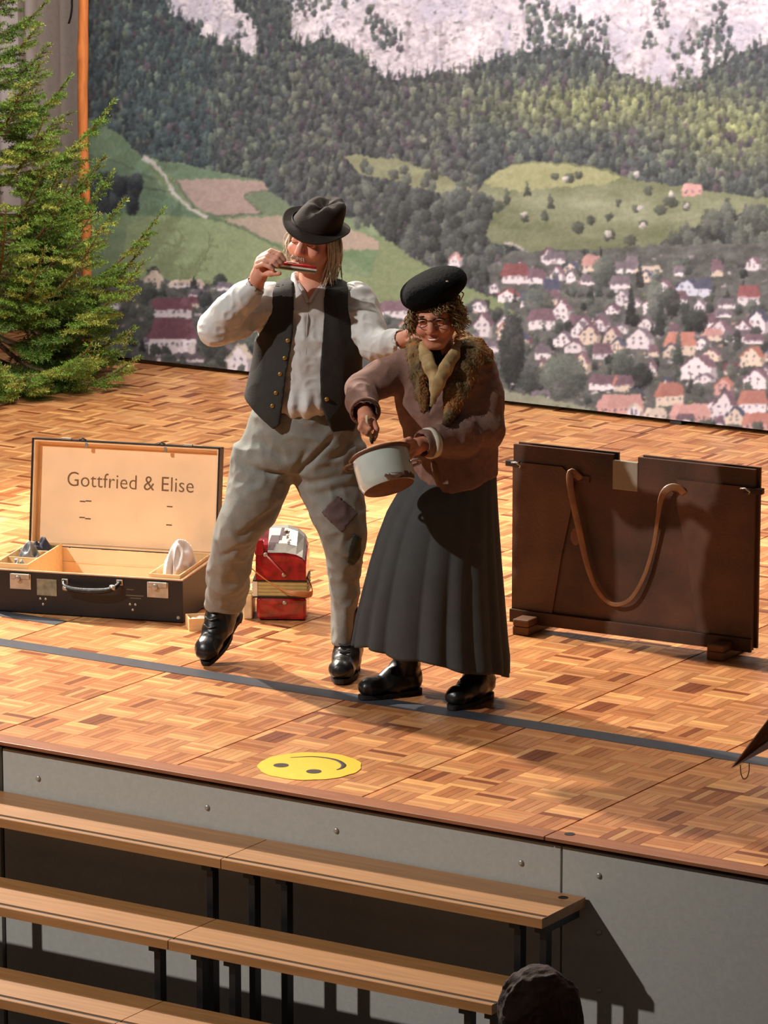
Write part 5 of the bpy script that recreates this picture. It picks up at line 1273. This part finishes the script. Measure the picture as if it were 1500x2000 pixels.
# ================================================================== THE WOMAN
WG = ground(850, 1368); w = Local(WG)
WR = rotm('Y', math.radians(-6)) @ rotm('Z', math.radians(-13)) @ rotm('X', math.radians(4))
WC = w(851, 616, -.03); WS = .93
lo, hi = w(660, 1400, 0), w(1000, 510, 0); lo[1], hi[1] = -.46, .30; lo[2] = -.01; hi[2] += .02
f = Fld(lo, hi, 0.0042)
TOR = ringpx(w, [(690, 815, 905, .02, .05), (702, 795, 935, .02, .08), (730, 790, 945, .02, .10), (800, 795, 945, .02, .105), (880, 800, 945, .02, .11), (940, 800, 950, .02, .12), (1000, 800, 950, .02, .11)])
f.loft(TOR, .02, infl=-.014)
f.cap(w(855, 640, .0), w(862, 710, .015), .046, .054, .03)
WP = head_prims(f, WC, WR, WS, True)
# smiling mouth, fuller cheeks
for s_ in (-1, 1): f.ell(WP(s_*.040, -.070, -.040), (.021, .020, .018), WR, .014)
f.chain([WP(-.026, -.078, -.060), WP(-.012, -.088, -.066), WP(.012, -.088, -.066), WP(.026, -.078, -.060)], [.0045, .0055, .0055, .0045], .006)
f.chain([WP(-.022, -.078, -.072), WP(0, -.087, -.079), WP(.022, -.078, -.072)], [.0045, .006, .0045], .006)
# arms
WSR, WER, WWR = w(792, 722, .02), w(705, 764, -.05), w(713, 806, -.20)
WSL, WEL, WWL = w(935, 722, .02), w(952, 838, -.03), w(822, 868, -.215)
f.chain([WSR, WER, WWR], [.048, .040, .026], .02); f.chain([WSL, WEL, WWL], [.048, .040, .026], .02)
# right hand: fist with the index finger down the beater
hy = -.235
f.chain([WWR, w(716, 818, hy + .01), w(718, 828, hy)], [.025, .030, .030], .01, flat=((0, 1, 0), .8))
for k, pp in enumerate((((708, 822), (703, 836), (712, 842)), ((714, 826), (709, 842), (718, 848)), ((720, 828), (716, 846), (724, 850)))):
    f.chain([w(*pp[0], hy - .022), w(*pp[1], hy - .036), w(*pp[2], hy - .020)], [.0105, .0100, .0088], .003)
f.chain([w(730, 822, hy - .012), w(736, 838, hy - .024), w(733, 852, hy - .024), w(730, 860, hy - .020)], [.0108, .0100, .0088, .0075], .003)
f.chain([w(706, 818, hy), w(713, 834, hy - .03), w(722, 838, hy - .042)], [.0125, .0110, .009], .004)
# left hand gripping the pot's ear
hy = -.245
f.chain([WWL, w(812, 872, hy + .01), w(804, 876, hy)], [.025, .029, .029], .01, flat=((0, 1, 0), .75))
for k, pp in enumerate((((802, 862), (791, 862), (788, 872)), ((804, 870), (793, 873), (791, 882)), ((806, 878), (796, 883), (794, 892)), ((808, 886), (800, 893), (799, 901)))):
    f.chain([w(*pp[0], hy - .014), w(*pp[1], hy - .034), w(*pp[2], hy - .030)], [.0102, .0096, .0084], .003)
f.chain([w(810, 866, hy), w(800, 858, hy - .012), w(790, 860, hy - .018)], [.0115, .010, .0085], .004)
# legs
f.ell(w(875, 965, .02), (.13, .105, .10), None, .03)
f.chain([w(835, 985, .02), w(812, 1130, .03), w(796, 1275, .10)], [.07, .05, .034], .03)
f.chain([w(905, 985, .02), w(925, 1150, -.02), w(942, 1325, .00)], [.07, .05, .034], .03)
Vb, Fb = f.tomesh(2)
cols = face_cols(Vb, WC, WR, WS, SKIN_W, [((.045, -.06, -.035), (.026, .05, .024), (200, 112, 88), .6), ((-.045, -.06, -.035), (.026, .05, .024), (206, 116, 92), .6), ((0, -.112, -.036), (.018, .03, .02), (200, 112, 88), .4), ((0, -.09, -.072), (.030, .03, .012), (172, 74, 66), .75)])
zs_ = w(850, 1240)[2]; cols[Vb[:, 2] < zs_] = lin((16, 15, 16))
woman = link('person', mesh('person', Vb, Fb, True, cols), M_skin, None, tuple(WG), (0, 0, YAW))
tag(woman, 'person in brown jacket, long grey skirt and black beret drumming on a pot', 'person')
M_eye = mat('dark_eye', (36, 26, 22), .25); M_tooth = mat('teeth', (236, 224, 206), .35); M_wbrow = mat('brown_brow', (96, 66, 44), .8)
for s_ in (-1, 1):
    facepart('eye', [(s_*.0325-.011, -.0895, -.001), (s_*.0325, -.0945, .0005), (s_*.0325+.011, -.0895, -.001)], [.001, .0032, .001], M_eye, woman, WP)
    facepart('eyebrow', [(s_*.0325-.016, -.088, .019), (s_*.0325, -.095, .023), (s_*.0325+.016, -.088, .019)], [.0015, .003, .0015], M_wbrow, woman, WP)
facepart('teeth', [(-.023, -.0845, -.0665), (-.010, -.0945, -.0715), (.010, -.0945, -.0715), (.023, -.0845, -.0665)], [.0012, .0034, .0034, .0012], M_tooth, woman, WP)
for s_ in (-1, 1):
    facepart('smile_line', [(s_*.018, -.098, -.040), (s_*.030, -.088, -.052), (s_*.034, -.078, -.066)], [.0006, .0012, .0005], mat('smile_crease', (130, 70, 52), .8), woman, WP)
# glasses
gl = MB(); M_gl = mat('glasses_frame', (24, 18, 18), .3)
gpts = []
go = None
for s_ in (-1, 1):
    ring_ = [WP(s_*.034 + .024*math.cos(a), -.104 + .010*abs(math.cos(a)) ** 2, -.003 + .017*math.sin(a) * (1 if math.sin(a) > 0 else .95)) for a in np.linspace(0, 6.2832, 28)]
    b = MB(); b.tube(ring_, [.0014 + .0016 * max(math.sin(a), 0) for a in np.linspace(0, 6.2832, 28)], 6)
    if go is None: go = b.build('glasses', M_gl, woman, True)
    else: b.build('rim', M_gl, go, True)
    b = MB(); b.tube(spline([WP(s_*.058, -.094, .006), WP(s_*.078, -.05, .004), WP(s_*.080, .005, .0)], 10), .0018, 6); b.build('temple', M_gl, go, True)
b = MB(); b.tube(spline([WP(-.012, -.106, .004), WP(0, -.110, .008), WP(.012, -.106, .004)], 8), .0018, 6); b.build('bridge', M_gl, go, True)
# hair
M_whair = mat('dark_blonde_hair', (138, 112, 72), .6, var=.35, scale=50)
st_ = []; hr = np.random.RandomState(6)
def curl(p0, p1, r=.0029, amp=.008):
    a, c_ = np.array(WP(*p0)), np.array(WP(*p1)); t = np.linspace(0, 1, 10)[:, None]
    ph = hr.uniform(0, 6); off = np.stack([np.cos(t[:, 0] * 9 + ph), np.sin(t[:, 0] * 9 + ph), .5 * np.cos(t[:, 0] * 7 + ph)], 1) * amp
    st_.append((a + (c_ - a) * t + off + hr.normal(size=3) * .006, np.interp(t[:, 0], [0, .3, 1], [r, r, r * .4])))
for s_ in (-1, 1):
    for k in range(190):
        y = hr.uniform(-.055, .07); z0 = hr.uniform(.0, .055); curl((s_*.074, y, z0), (s_*(.088 + hr.uniform(0, .022)), y + hr.uniform(-.015, .015), z0 - hr.uniform(.04, .085)))
for k in range(150):
    x = hr.uniform(-.075, .075); z0 = hr.uniform(-.01, .06); curl((x, .09, z0), (x * 1.1, .105, z0 - hr.uniform(.04, .09)))
for k in range(40):
    x = hr.uniform(.0, .06); curl((x, -.075, .055), (x + .01, -.09, .030), .0022, .004)
tubes_obj('hair', st_, M_whair, woman, 5)
# beret
bl_, bh_ = w(770, 615, 0), w(920, 505, 0); bl_[1], bh_[1] = -.22, .17
f = Fld(bl_ - .02, bh_ + .02, .0045)
BR = WR @ rotm('Y', math.radians(-8))
f.ell(w(845, 560, -.02), (.114, .122, .054), BR, .01); f.ell(w(836, 576, -.03), (.094, .108, .048), BR, .03); f.ell(w(860, 553, 0), (.092, .10, .050), BR, .03)
f.ell(WC + WR @ np.array([0, .018, .02]), (.070, .088, .045), WR, .004, 's')
V, F = f.tomesh(3); V = folds(V, F, .003, 16, 61, ridge=False); V = V + vnormals(V, F) * (NR.uniform(-1, 1, len(V)) * .0008)[:, None]
M_beret = mat('black_beret', (9, 9, 10), .95, var=.3, scale=60, bump=.3, bscale=300, spec=.15)
ber = link('beret', mesh('beret', V, F, True), M_beret, woman); ber['label'] = 'fluffy black beret'
q = w(873, 556, -.2); q = V[np.argmin(((V - q) ** 2 * np.array([1, .02, 1])).sum(1))]
b = MB(); b.lathe([(.0055, 0), (.0055, .003), (.002, .004)], 10, Matrix.Translation(tuple(q)) @ Matrix.Rotation(math.pi/2, 4, 'X') @ Matrix.Diagonal((1, .55, 1, 1))); b.build('pin', mat('silver_pin', (200, 196, 190), .3, metal=.8), ber, True)
# jacket
M_jack = mat('brown_wool_jacket', (124, 92, 80), .9, var=.14, scale=40, bump=.14, bscale=240)
lo, hi = w(660, 975, 0), w(1000, 660, 0); lo[1], hi[1] = -.30, .22
f = Fld(lo, hi, .005)
JR = ringpx(w, [(672, 820, 905, .02, .065), (682, 795, 935, .02, .09), (700, 772, 958, .02, .108), (730, 770, 966, .02, .122), (780, 772, 968, .02, .130), (830, 785, 970, .015, .136), (880, 796, 971, .01, .146), (920, 800, 971, .01, .154), (965, 800, 972, .01, .160)])
f.loft(JR, .02)
f.chain([w(790, 722, .02), w(745, 742, -.02), w(706, 764, -.05)], [.068, .064, .058], .025); f.chain([w(706, 764, -.05), w(707, 780, -.11), w(712, 800, -.185)], [.058, .056, .052], .02)
f.chain([w(932, 722, .02), w(946, 780, .0), w(950, 838, -.03)], [.068, .066, .062], .025); f.chain([w(950, 838, -.03), w(900, 852, -.11), w(832, 866, -.205)], [.062, .060, .050], .025)
jx = [w(x, 900)[0] for x in (780, 800, 830, 865, 900, 940, 972, 990)]; jz = [w(850, y)[2] for y in (895, 905, 932, 955, 946, 936, 926, 920)]
f.fn(lambda X, Y, Z: Z - np.interp(X[:, 0, 0], jx, jz)[:, None, None] - np.where(Y > 0, .02, 0), (lo[0], -.3, lo[2] - .02), (hi[0], .3, w(850, 880)[2]), .004, 's')
f.loft([(r[0] - .001, r[1], r[2], r[3], r[4]) for r in JR[5:]], 0, 's', infl=-.012)
f.cap(w(857, 655, .0), w(861, 700, .0), .058, .06, .004, 's')
vz0, vz1 = w(840, 800)[2], w(850, 675)[2]; vx0, vxl, vxr = w(838, 800)[0], w(824, 690)[0], w(896, 690)[0]
f.fn(lambda X, Y, Z: np.maximum(np.maximum(vx0 + (vxl - vx0) * (Z - vz0) / (vz1 - vz0) - X, X - vx0 - (vxr - vx0) * (Z - vz0) / (vz1 - vz0)), np.maximum(vz0 - Z, Y + .02)), w(780, 810) + np.array([0, -.25, 0]), w(930, 660) + np.array([0, 0, .03]), .006, 's')
for w_, e_ in ((w(712, 803, -.195), WER), (w(827, 867, -.21), WEL)):
    dv = (w_ - e_) / np.linalg.norm(w_ - e_); f.cap(w_ - dv * .02, w_ + dv * .06, .040, .044, .003, 's')
Vj, Fj = f.tomesh(2); Vj = folds(Vj, Fj, .007, 10, 71, (1, 1, .8)); Vj = folds(Vj, Fj, .0025, 26, 75)
jack = link('jacket', mesh('jacket', Vj, Fj, True), M_jack, woman); jack['label'] = 'brown wool jacket'
# cuff facing and turned-back cuff
def cuffring(c_, axis, r, name, mm, wd=.012):
    axis = axis / np.linalg.norm(axis); u = np.cross(axis, [0, 0, 1.0]); u /= np.linalg.norm(u); v = np.cross(axis, u)
    V = []; F = []; pf = [(-wd, 0), (-wd, .005), (wd, .006), (wd, -.002), (wd - .004, -.004), (-wd, -.001)]
    for i in range(30):
        a = 2 * math.pi * i / 30; d_ = math.cos(a) * u + math.sin(a) * v
        for s2, q in pf: V.append(c_ + axis * s2 + d_ * (r + q))
    for i in range(30):
        for k in range(6): F.append((i*6+k, i*6+(k+1) % 6, ((i+1) % 30)*6+(k+1) % 6, ((i+1) % 30)*6+k))
    b = MB(); b.add(V, F); b.build(name, mm, jack, True)
M_cuff = mat('pale_cuff', (196, 186, 166), .8)
cuffring(w(841, 865, -.190), WWL - WEL, .0505, 'cuff', M_cuff, .012); cuffring(w(713, 803, -.198), WWR - WER, .050, 'cuff', mat('jacket_hem', (134, 100, 84), .9), .006)
# black jumper at the neck, scarf and fur collar
f = Fld(w(790, 830) + np.array([0, -.2, 0]), w(930, 660) + np.array([0, .2, .02]), .0045)
f.loft(ringpx(w, [(700, 815, 905, .02, .085), (740, 800, 925, .015, .118), (815, 800, 925, .015, .124)]), .02); f.cap(w(856, 684, .005), w(861, 705, .01), .058, .064, .02); f.cap(w(856, 660, .0), w(860, 690, .005), .052, .053, .003, 's')
V, F = f.tomesh(2); link('jumper', mesh('jumper', V, F, True), mat('dark_jumper', (40, 34, 36), .9), woman)
def frontpt(px, py, off):
    """a point on the front of the jacket below pixel px,py"""
    p = w(px, py, -.1); k = np.argmin(((Vj - p) ** 2 * np.array([1, .0, 1])).sum(1) + np.where(Vj[:, 1] > .03, 1, 0)); return w(px, py, min(Vj[k, 1], -.03) - off)
M_scarf = mat('cream_scarf', (196, 164, 112), .8, rgb2=(150, 124, 84), scale=30)
for nm, pts_, r in (('scarf', ((826, 674, -.035), (832, 696, -.088), (842, 722, -.125), (851, 748, -.138), (848, 786, -.140)), (.018, .024, .026, .024, .012)), ('scarf_end', ((898, 670, -.03), (886, 694, -.085), (870, 720, -.125), (856, 748, -.142), (842, 792, -.146)), (.016, .022, .026, .024, .010))):
    f = Fld(w(795, 815) + np.array([0, -.26, 0]), w(925, 655) + np.array([0, .1, .02]), .004)
    f.chain([w(x, y, o_) for x, y, o_ in pts_], r, .01, flat=((0, 1, .3), .4)); V, F = f.tomesh(1); V = folds(V, F, .004, 30, 83, (1, 1, .3))
    if nm == 'scarf': sc_ = link(nm, mesh(nm, V, F, True), M_scarf, woman)
    else: link(nm, mesh(nm, V, F, True), M_scarf, sc_)
f = Fld(w(790, 860) + np.array([0, -.30, 0]), w(985, 635) + np.array([0, .2, .02]), .004)
yb = .10
f.chain([w(830, 680, .08), w(860, 672, .10), w(900, 672, .09), w(925, 682, .03)], [.035, .04, .042, .040], .02)
P = [w(925, 682, .03)] + [frontpt(x, y, .004) for x, y in ((918, 700), (905, 730), (893, 765), (882, 800), (872, 826))]
f.chain(P, [.044, .046, .044, .038, .030, .014], .02, flat=((0, 1, .1), .34))
f.chain([w(915, 676, .02), w(945, 690, .01), w(952, 706, -.02)], [.034, .032, .022], .02, flat=((.4, 0, 1), .6))
P = [w(830, 680, .08), w(812, 678, .03)] + [frontpt(x, y, .004) for x, y in ((811, 700), (817, 735), (823, 770), (828, 802))]
f.chain(P, [.035, .030, .028, .027, .024, .014], .02, flat=((0, 1, .1), .36))
V, F = f.tomesh(2); V = folds(V, F, .006, 22, 91, (1, 1, .5)); N = vnormals(V, F); V = V + N * (NR.uniform(-1, 1, len(V)) * .0022)[:, None]
nn = vnoise(V * np.array([1, 1, .45]), 24, 95); n2_ = vnoise(V * np.array([1, 1, .4]), 60, 96)
fc_ = lin((124, 102, 70))[None] * (1 + .5 * n2_[:, None]); ora = np.clip(nn * 1.6, 0, 1)[:, None] * .75; fc_ = fc_ * (1 - ora) + lin((164, 108, 60)) * ora; dk = np.clip(-nn * 1.8, 0, 1)[:, None] * .6; fc_ = fc_ * (1 - dk) + lin((60, 46, 34)) * dk
tipz = w(850, 800)[2]; dk = np.clip((tipz + .03 - V[:, 2]) / .05, 0, 1)[:, None] * .85; fc_ = fc_ * (1 - dk) + lin((38, 26, 26)) * dk
fur = link('fur_collar', mesh('fur_collar', V, F, True, np.clip(fc_, 0, 1)), mat('fur', (120, 90, 60), .9, var=.15, scale=90, vcol=True, spec=.2), woman); fur['label'] = 'shaggy brown fur collar with dark tips'
# fur hairs
st_ = []; idx = NR.choice(len(V), 1500, replace=False); cl_ = []
for i in idx:
    d_ = N[i] * .35 + np.array([0, 0, -.9]) + NR.normal(size=3) * .3; d_ /= np.linalg.norm(d_); st_.append(([V[i] - N[i] * .001, V[i] + d_ * NR.uniform(.008, .018)], [.0011, .0003])); cl_.append(tuple(np.clip(fc_[i] * 1.6, 0, 1)))
tubes_obj('fur_hairs', st_, mat('fur', (120, 90, 60)), fur, 3, True, cl_)
# tassel ends hanging at the hem
b = MB(); b.tube(spline([w(845, 900, -.17), w(852, 925, -.178), w(858, 950, -.175)], 10), [.006, .010, .012, .012, .013, .013, .012, .011, .010, .006], 8); b.build('belt_end', mat('belt_cord', (112, 82, 58), .8), jack, True)
# skirt
M_skirt = mat('charcoal_skirt', (62, 64, 64), .88, var=.10, scale=20, bump=.08, bscale=200)
rows = [(905, 806, 966, .01, .13), (930, 800, 970, .01, .145), (960, 778, 971, .0, .155), (1000, 755, 973, -.01, .165), (1050, 736, 976, -.015, .18), (1100, 721, 979, -.02, .195), (1150, 708, 983, -.02, .205), (1200, 697, 987, -.02, .215), (1250, 689, 991, -.02, .225), (1285, 686, 995, -.02, .23)]
R_ = np.array(ringpx(w, rows))[::-1]
nth, nz_ = 220, 64; V = []; F = []
zt = R_[-1, 0]; th = np.linspace(0, 2*math.pi, nth, endpoint=False)
xl_, xr_ = w(689, 1250)[0], w(995, 1250)[0]
zl_, zr_ = w(689, 1250, .03)[2], w(993, 1311, .03)[2]
pr_ = np.random.RandomState(9); NP = 22; ph = np.cumsum(pr_.uniform(.10, .50, NP)); ph = ph / ph[-1] * 2 * math.pi; depth = pr_.uniform(.25, 1.3, NP)
pl_ = np.zeros(nth)
for i, a in enumerate(th):
    k = np.searchsorted(ph, a); a0, a1 = (ph[k-1] if k else 0), ph[min(k, NP - 1)]; u = (a - a0) / max(a1 - a0, 1e-6); pl_[i] = depth[min(k, NP - 1)] * (math.sin(math.pi * u) - .6)
for j in range(nz_):
    t = j / (nz_ - 1)
    for i, a in enumerate(th):
        ca_, sa2 = math.cos(a), math.sin(a)
        xe = R_[0, 1] + R_[0, 3] * ca_; zh = np.interp(xe, [xl_, xr_], [zl_, zr_]) + (.030 if sa2 < 0 else .02) * abs(sa2) + .006 * math.sin(7 * a)
        z = zt + (zh - zt) * t; zz_ = max(z, R_[0, 0])
        cx_, cy_, a_, b_ = [np.interp(zz_, R_[:, 0], R_[:, q]) for q in (1, 2, 3, 4)]
        pf = 1 + pl_[i] * (.016 + .10 * t ** 1.1) + .02 * t * math.sin(3 * a + 4 * t)
        V.append((cx_ + a_ * ca_ * (1 + (pf - 1) * (.35 + .65 * abs(sa2))), cy_ + b_ * sa2 * pf, z))
for j in range(nz_ - 1):
    for i in range(nth): F.append((j*nth+i, (j+1)*nth+i, (j+1)*nth+(i+1) % nth, j*nth+(i+1) % nth))
sk = link('skirt', mesh('skirt', np.array(V), np.array(F), True), M_skirt, woman); sk['label'] = 'long pleated charcoal skirt'
md = sk.modifiers.new('t', 'SOLIDIFY'); md.thickness = .004
ap = w(792, 1290, .09); ap[2] = .1035 * .88
boot(woman, tuple(ap), math.radians(-62), 0.0, .88, .13, w(812, 1130, .03) - w(796, 1275, .10), lbl='black ankle boot', lace=False)
ap = w(938, 1338, .01); ap[2] = .1035 * .92
boot(woman, tuple(ap), math.radians(-34), 0.0, .92, .13, w(925, 1150, -.02) - w(942, 1325, .0), lbl='black ankle boot', lace=False)

# ------------------------------------------------------------------ enamel pot and beater (held things)
WB = np.array([_R, FH, [0, 0, 1]]).T
pc = w(751, 921, -.335)
RP = rotm('Y', math.radians(-17)) @ rotm('X', math.radians(-27))
pot = empty('enamel_pot'); RWp = WB @ RP; pw = WG + WB @ pc
pot.matrix_world = Matrix([list(RWp[i]) + [pw[i]] for i in range(3)] + [[0, 0, 0, 1]])
tag(pot, 'chipped white enamel cooking pot with rusty rim held by the person in the beret', 'pot')
M_enam = mat('white_enamel', (196, 202, 192), .16, var=.05, scale=18, coat=.5); M_rust = mat('rusty_brown', (104, 66, 44), .6, var=.3, scale=25); M_potin = mat('pot_inside', (150, 136, 120), .4, var=.2)
pr0, ph0 = .102, .066
b = MB(); b.lathe([(.090, -ph0 + .004), (.096, -ph0 + .014), (pr0, -ph0 + .03), (pr0, ph0 - .010)], 48, cap=False); b.build('body', M_enam, pot, True)
b = MB(); b.lathe([(.001, -ph0), (.080, -ph0), (.0905, -ph0 + .0045)], 48, cap=False); b.build('bottom', M_rust, pot, True)
b = MB(); b.lathe([(pr0 + .0005, ph0 - .010), (pr0 + .008, ph0 - .006), (pr0 + .011, ph0), (pr0 + .006, ph0 + .004), (pr0 - .003, ph0)], 48, cap=False); b.build('rim', M_rust, pot, True)
b = MB(); b.lathe([(pr0 - .003, ph0), (pr0 - .003, -ph0 + .03), (.09, -ph0 + .008), (.001, -ph0 + .006)], 48, cap=False); b.build('inside', M_potin, pot, True)
for k, (a, r) in enumerate(((-.9, .030), (-1.25, .022), (-.55, .022))):
    pts_ = []
    for i in range(14):
        t = 2 * math.pi * i / 14; rr = r * (1 + .25 * math.sin(3 * t + k)); pts_.append((a + rr * math.cos(t) / pr0 * 1.5, -ph0 + .014 + max(rr * math.sin(t) * .7, -.010)))
    V = [((.0990 + .0028 * min(1, (z + ph0 - .004) / .026)) * math.cos(q), (.0990 + .0028 * min(1, (z + ph0 - .004) / .026)) * math.sin(q), z) for q, z in pts_]
    b = MB(); b.add(V + [(x * .985, y * .985, z) for x, y, z in V], [tuple(range(14))] + [(i, 14 + i, 14 + (i+1) % 14, (i+1) % 14) for i in range(14)]); b.build('chip', M_rust, pot)
for s_, mm in ((-1, M_rust), (1, mat('wire_handle', (170, 150, 140), .35, metal=.6))):
    z0 = ph0 - .016 if s_ < 0 else .0
    b = MB(); b.tube(spline([(s_ * pr0 * .97, -.034, z0), (s_ * (pr0 + .022), -.026, z0), (s_ * (pr0 + .030), 0, z0), (s_ * (pr0 + .022), .026, z0), (s_ * pr0 * .97, .034, z0)], 20), .0052, 8); b.build('ear_handle', mm, pot, True)
s0, s1 = w(717, 822, -.262), w(727, 866, -.268)
RWs = WG + WB @ s0; RWe = WG + WB @ s1
b = MB(); b.tube([(0, 0, .02), (0, 0, 0), tuple((RWe - RWs) * .8)], [.006, .0062, .0060], 10); bt = b.build('drum_beater', mat('pale_stick', (214, 190, 150), .6), None, True, loc=tuple(RWs)); tag(bt, 'short pale stick held in the fist above the enamel pot', 'stick')
b = MB(); d_ = (RWe - RWs); b.tube([tuple(d_ * .78), tuple(d_ * .9), tuple(d_ * 1.02)], [.0066, .007, .004], 10); b.build('tip', mat('dark_tip', (50, 34, 26), .6), bt, True)

# ================================================================== ONLOOKER BELOW THE STAGE
AGp = np.array([2.06, -1.5, -1.15]); hd_top = onplane(1050, 1896, (0, -1.5, 0), (0, 1, 0)); al = Local(np.array([hd_top[0], -1.5, -1.15]))
ht = hd_top[2] + 1.15
f = Fld((-.28, -.2, -.01), (.28, .22, ht - .005), .006)
f.ell((0, -.01, ht - .105), (.076, .092, .10), None, .02); f.cap((0, .0, ht - .19), (0, .0, ht - .27), .048, .052, .03)
f.ell((0, 0, ht - .34), (.17, .09, .07), None, .04); f.loft([(ht * .45, 0, 0, .13, .085), (ht * .6, 0, 0, .125, .08), (ht - .32, 0, 0, .15, .085)], .04)
for s_ in (-1, 1):
    f.chain([(s_*.17, 0, ht - .34), (s_*.20, .0, ht * .58), (s_*.18, .06, ht * .45)], [.045, .036, .026], .03); f.ell((s_*.175, .085, ht * .425), (.02, .035, .04), None, .02)
    f.chain([(s_*.07, 0, ht * .46), (s_*.075, 0.01, ht * .25), (s_*.08, -.01, .07)], [.075, .055, .036], .03); f.chain([(s_*.08, -.02, .03), (s_*.085, .10, .03)], [.03, .028], .02)
V, F = f.tomesh(2)
on = link('person', mesh('person', V, F, True, np.tile(lin((180, 130, 108)), (len(V), 1))), M_skin, None, tuple(al.G), (0, 0, YAW + .35)); tag(on, 'onlooker with dark brown hair seen from behind below the steps', 'person')
f = Fld((-.26, -.2, ht * .4), (.26, .2, ht - .2), .006)
f.ell((0, 0, ht - .345), (.185, .105, .08), None, .04); f.loft([(ht * .44, 0, 0, .15, .10), (ht * .6, 0, 0, .145, .095), (ht - .33, 0, 0, .165, .10)], .04)
for s_ in (-1, 1): f.chain([(s_*.17, 0, ht - .345), (s_*.20, .0, ht * .58), (s_*.185, .04, ht * .48)], [.056, .048, .042], .03)
V, F = f.tomesh(2); V = folds(V, F, .006, 9, 111); link('sweater', mesh('sweater', V, F, True), mat('black_sweater', (22, 20, 20), .9), on)
f = Fld((-.18, -.2, ht - .36), (.18, .2, ht + .03), .005)
f.ell((0, -.012, ht - .095), (.105, .112, .105), None, .02); f.ell((-.03, -.03, ht - .16), (.092, .09, .11), None, .04); f.ell((.05, -.02, ht - .15), (.075, .09, .10), None, .04)
f.ell((0, .115, ht - .16), (.07, .07, .10), None, .02, 's')
V, F = f.tomesh(2); V = folds(V, F, .012, 14, 117, (1, 1, .6)); V = folds(V, F, .004, 40, 119)
link('hair', mesh('hair', V, F, True), mat('dark_brown_hair', (60, 36, 25), .85, var=.4, scale=30, bump=.3), on)
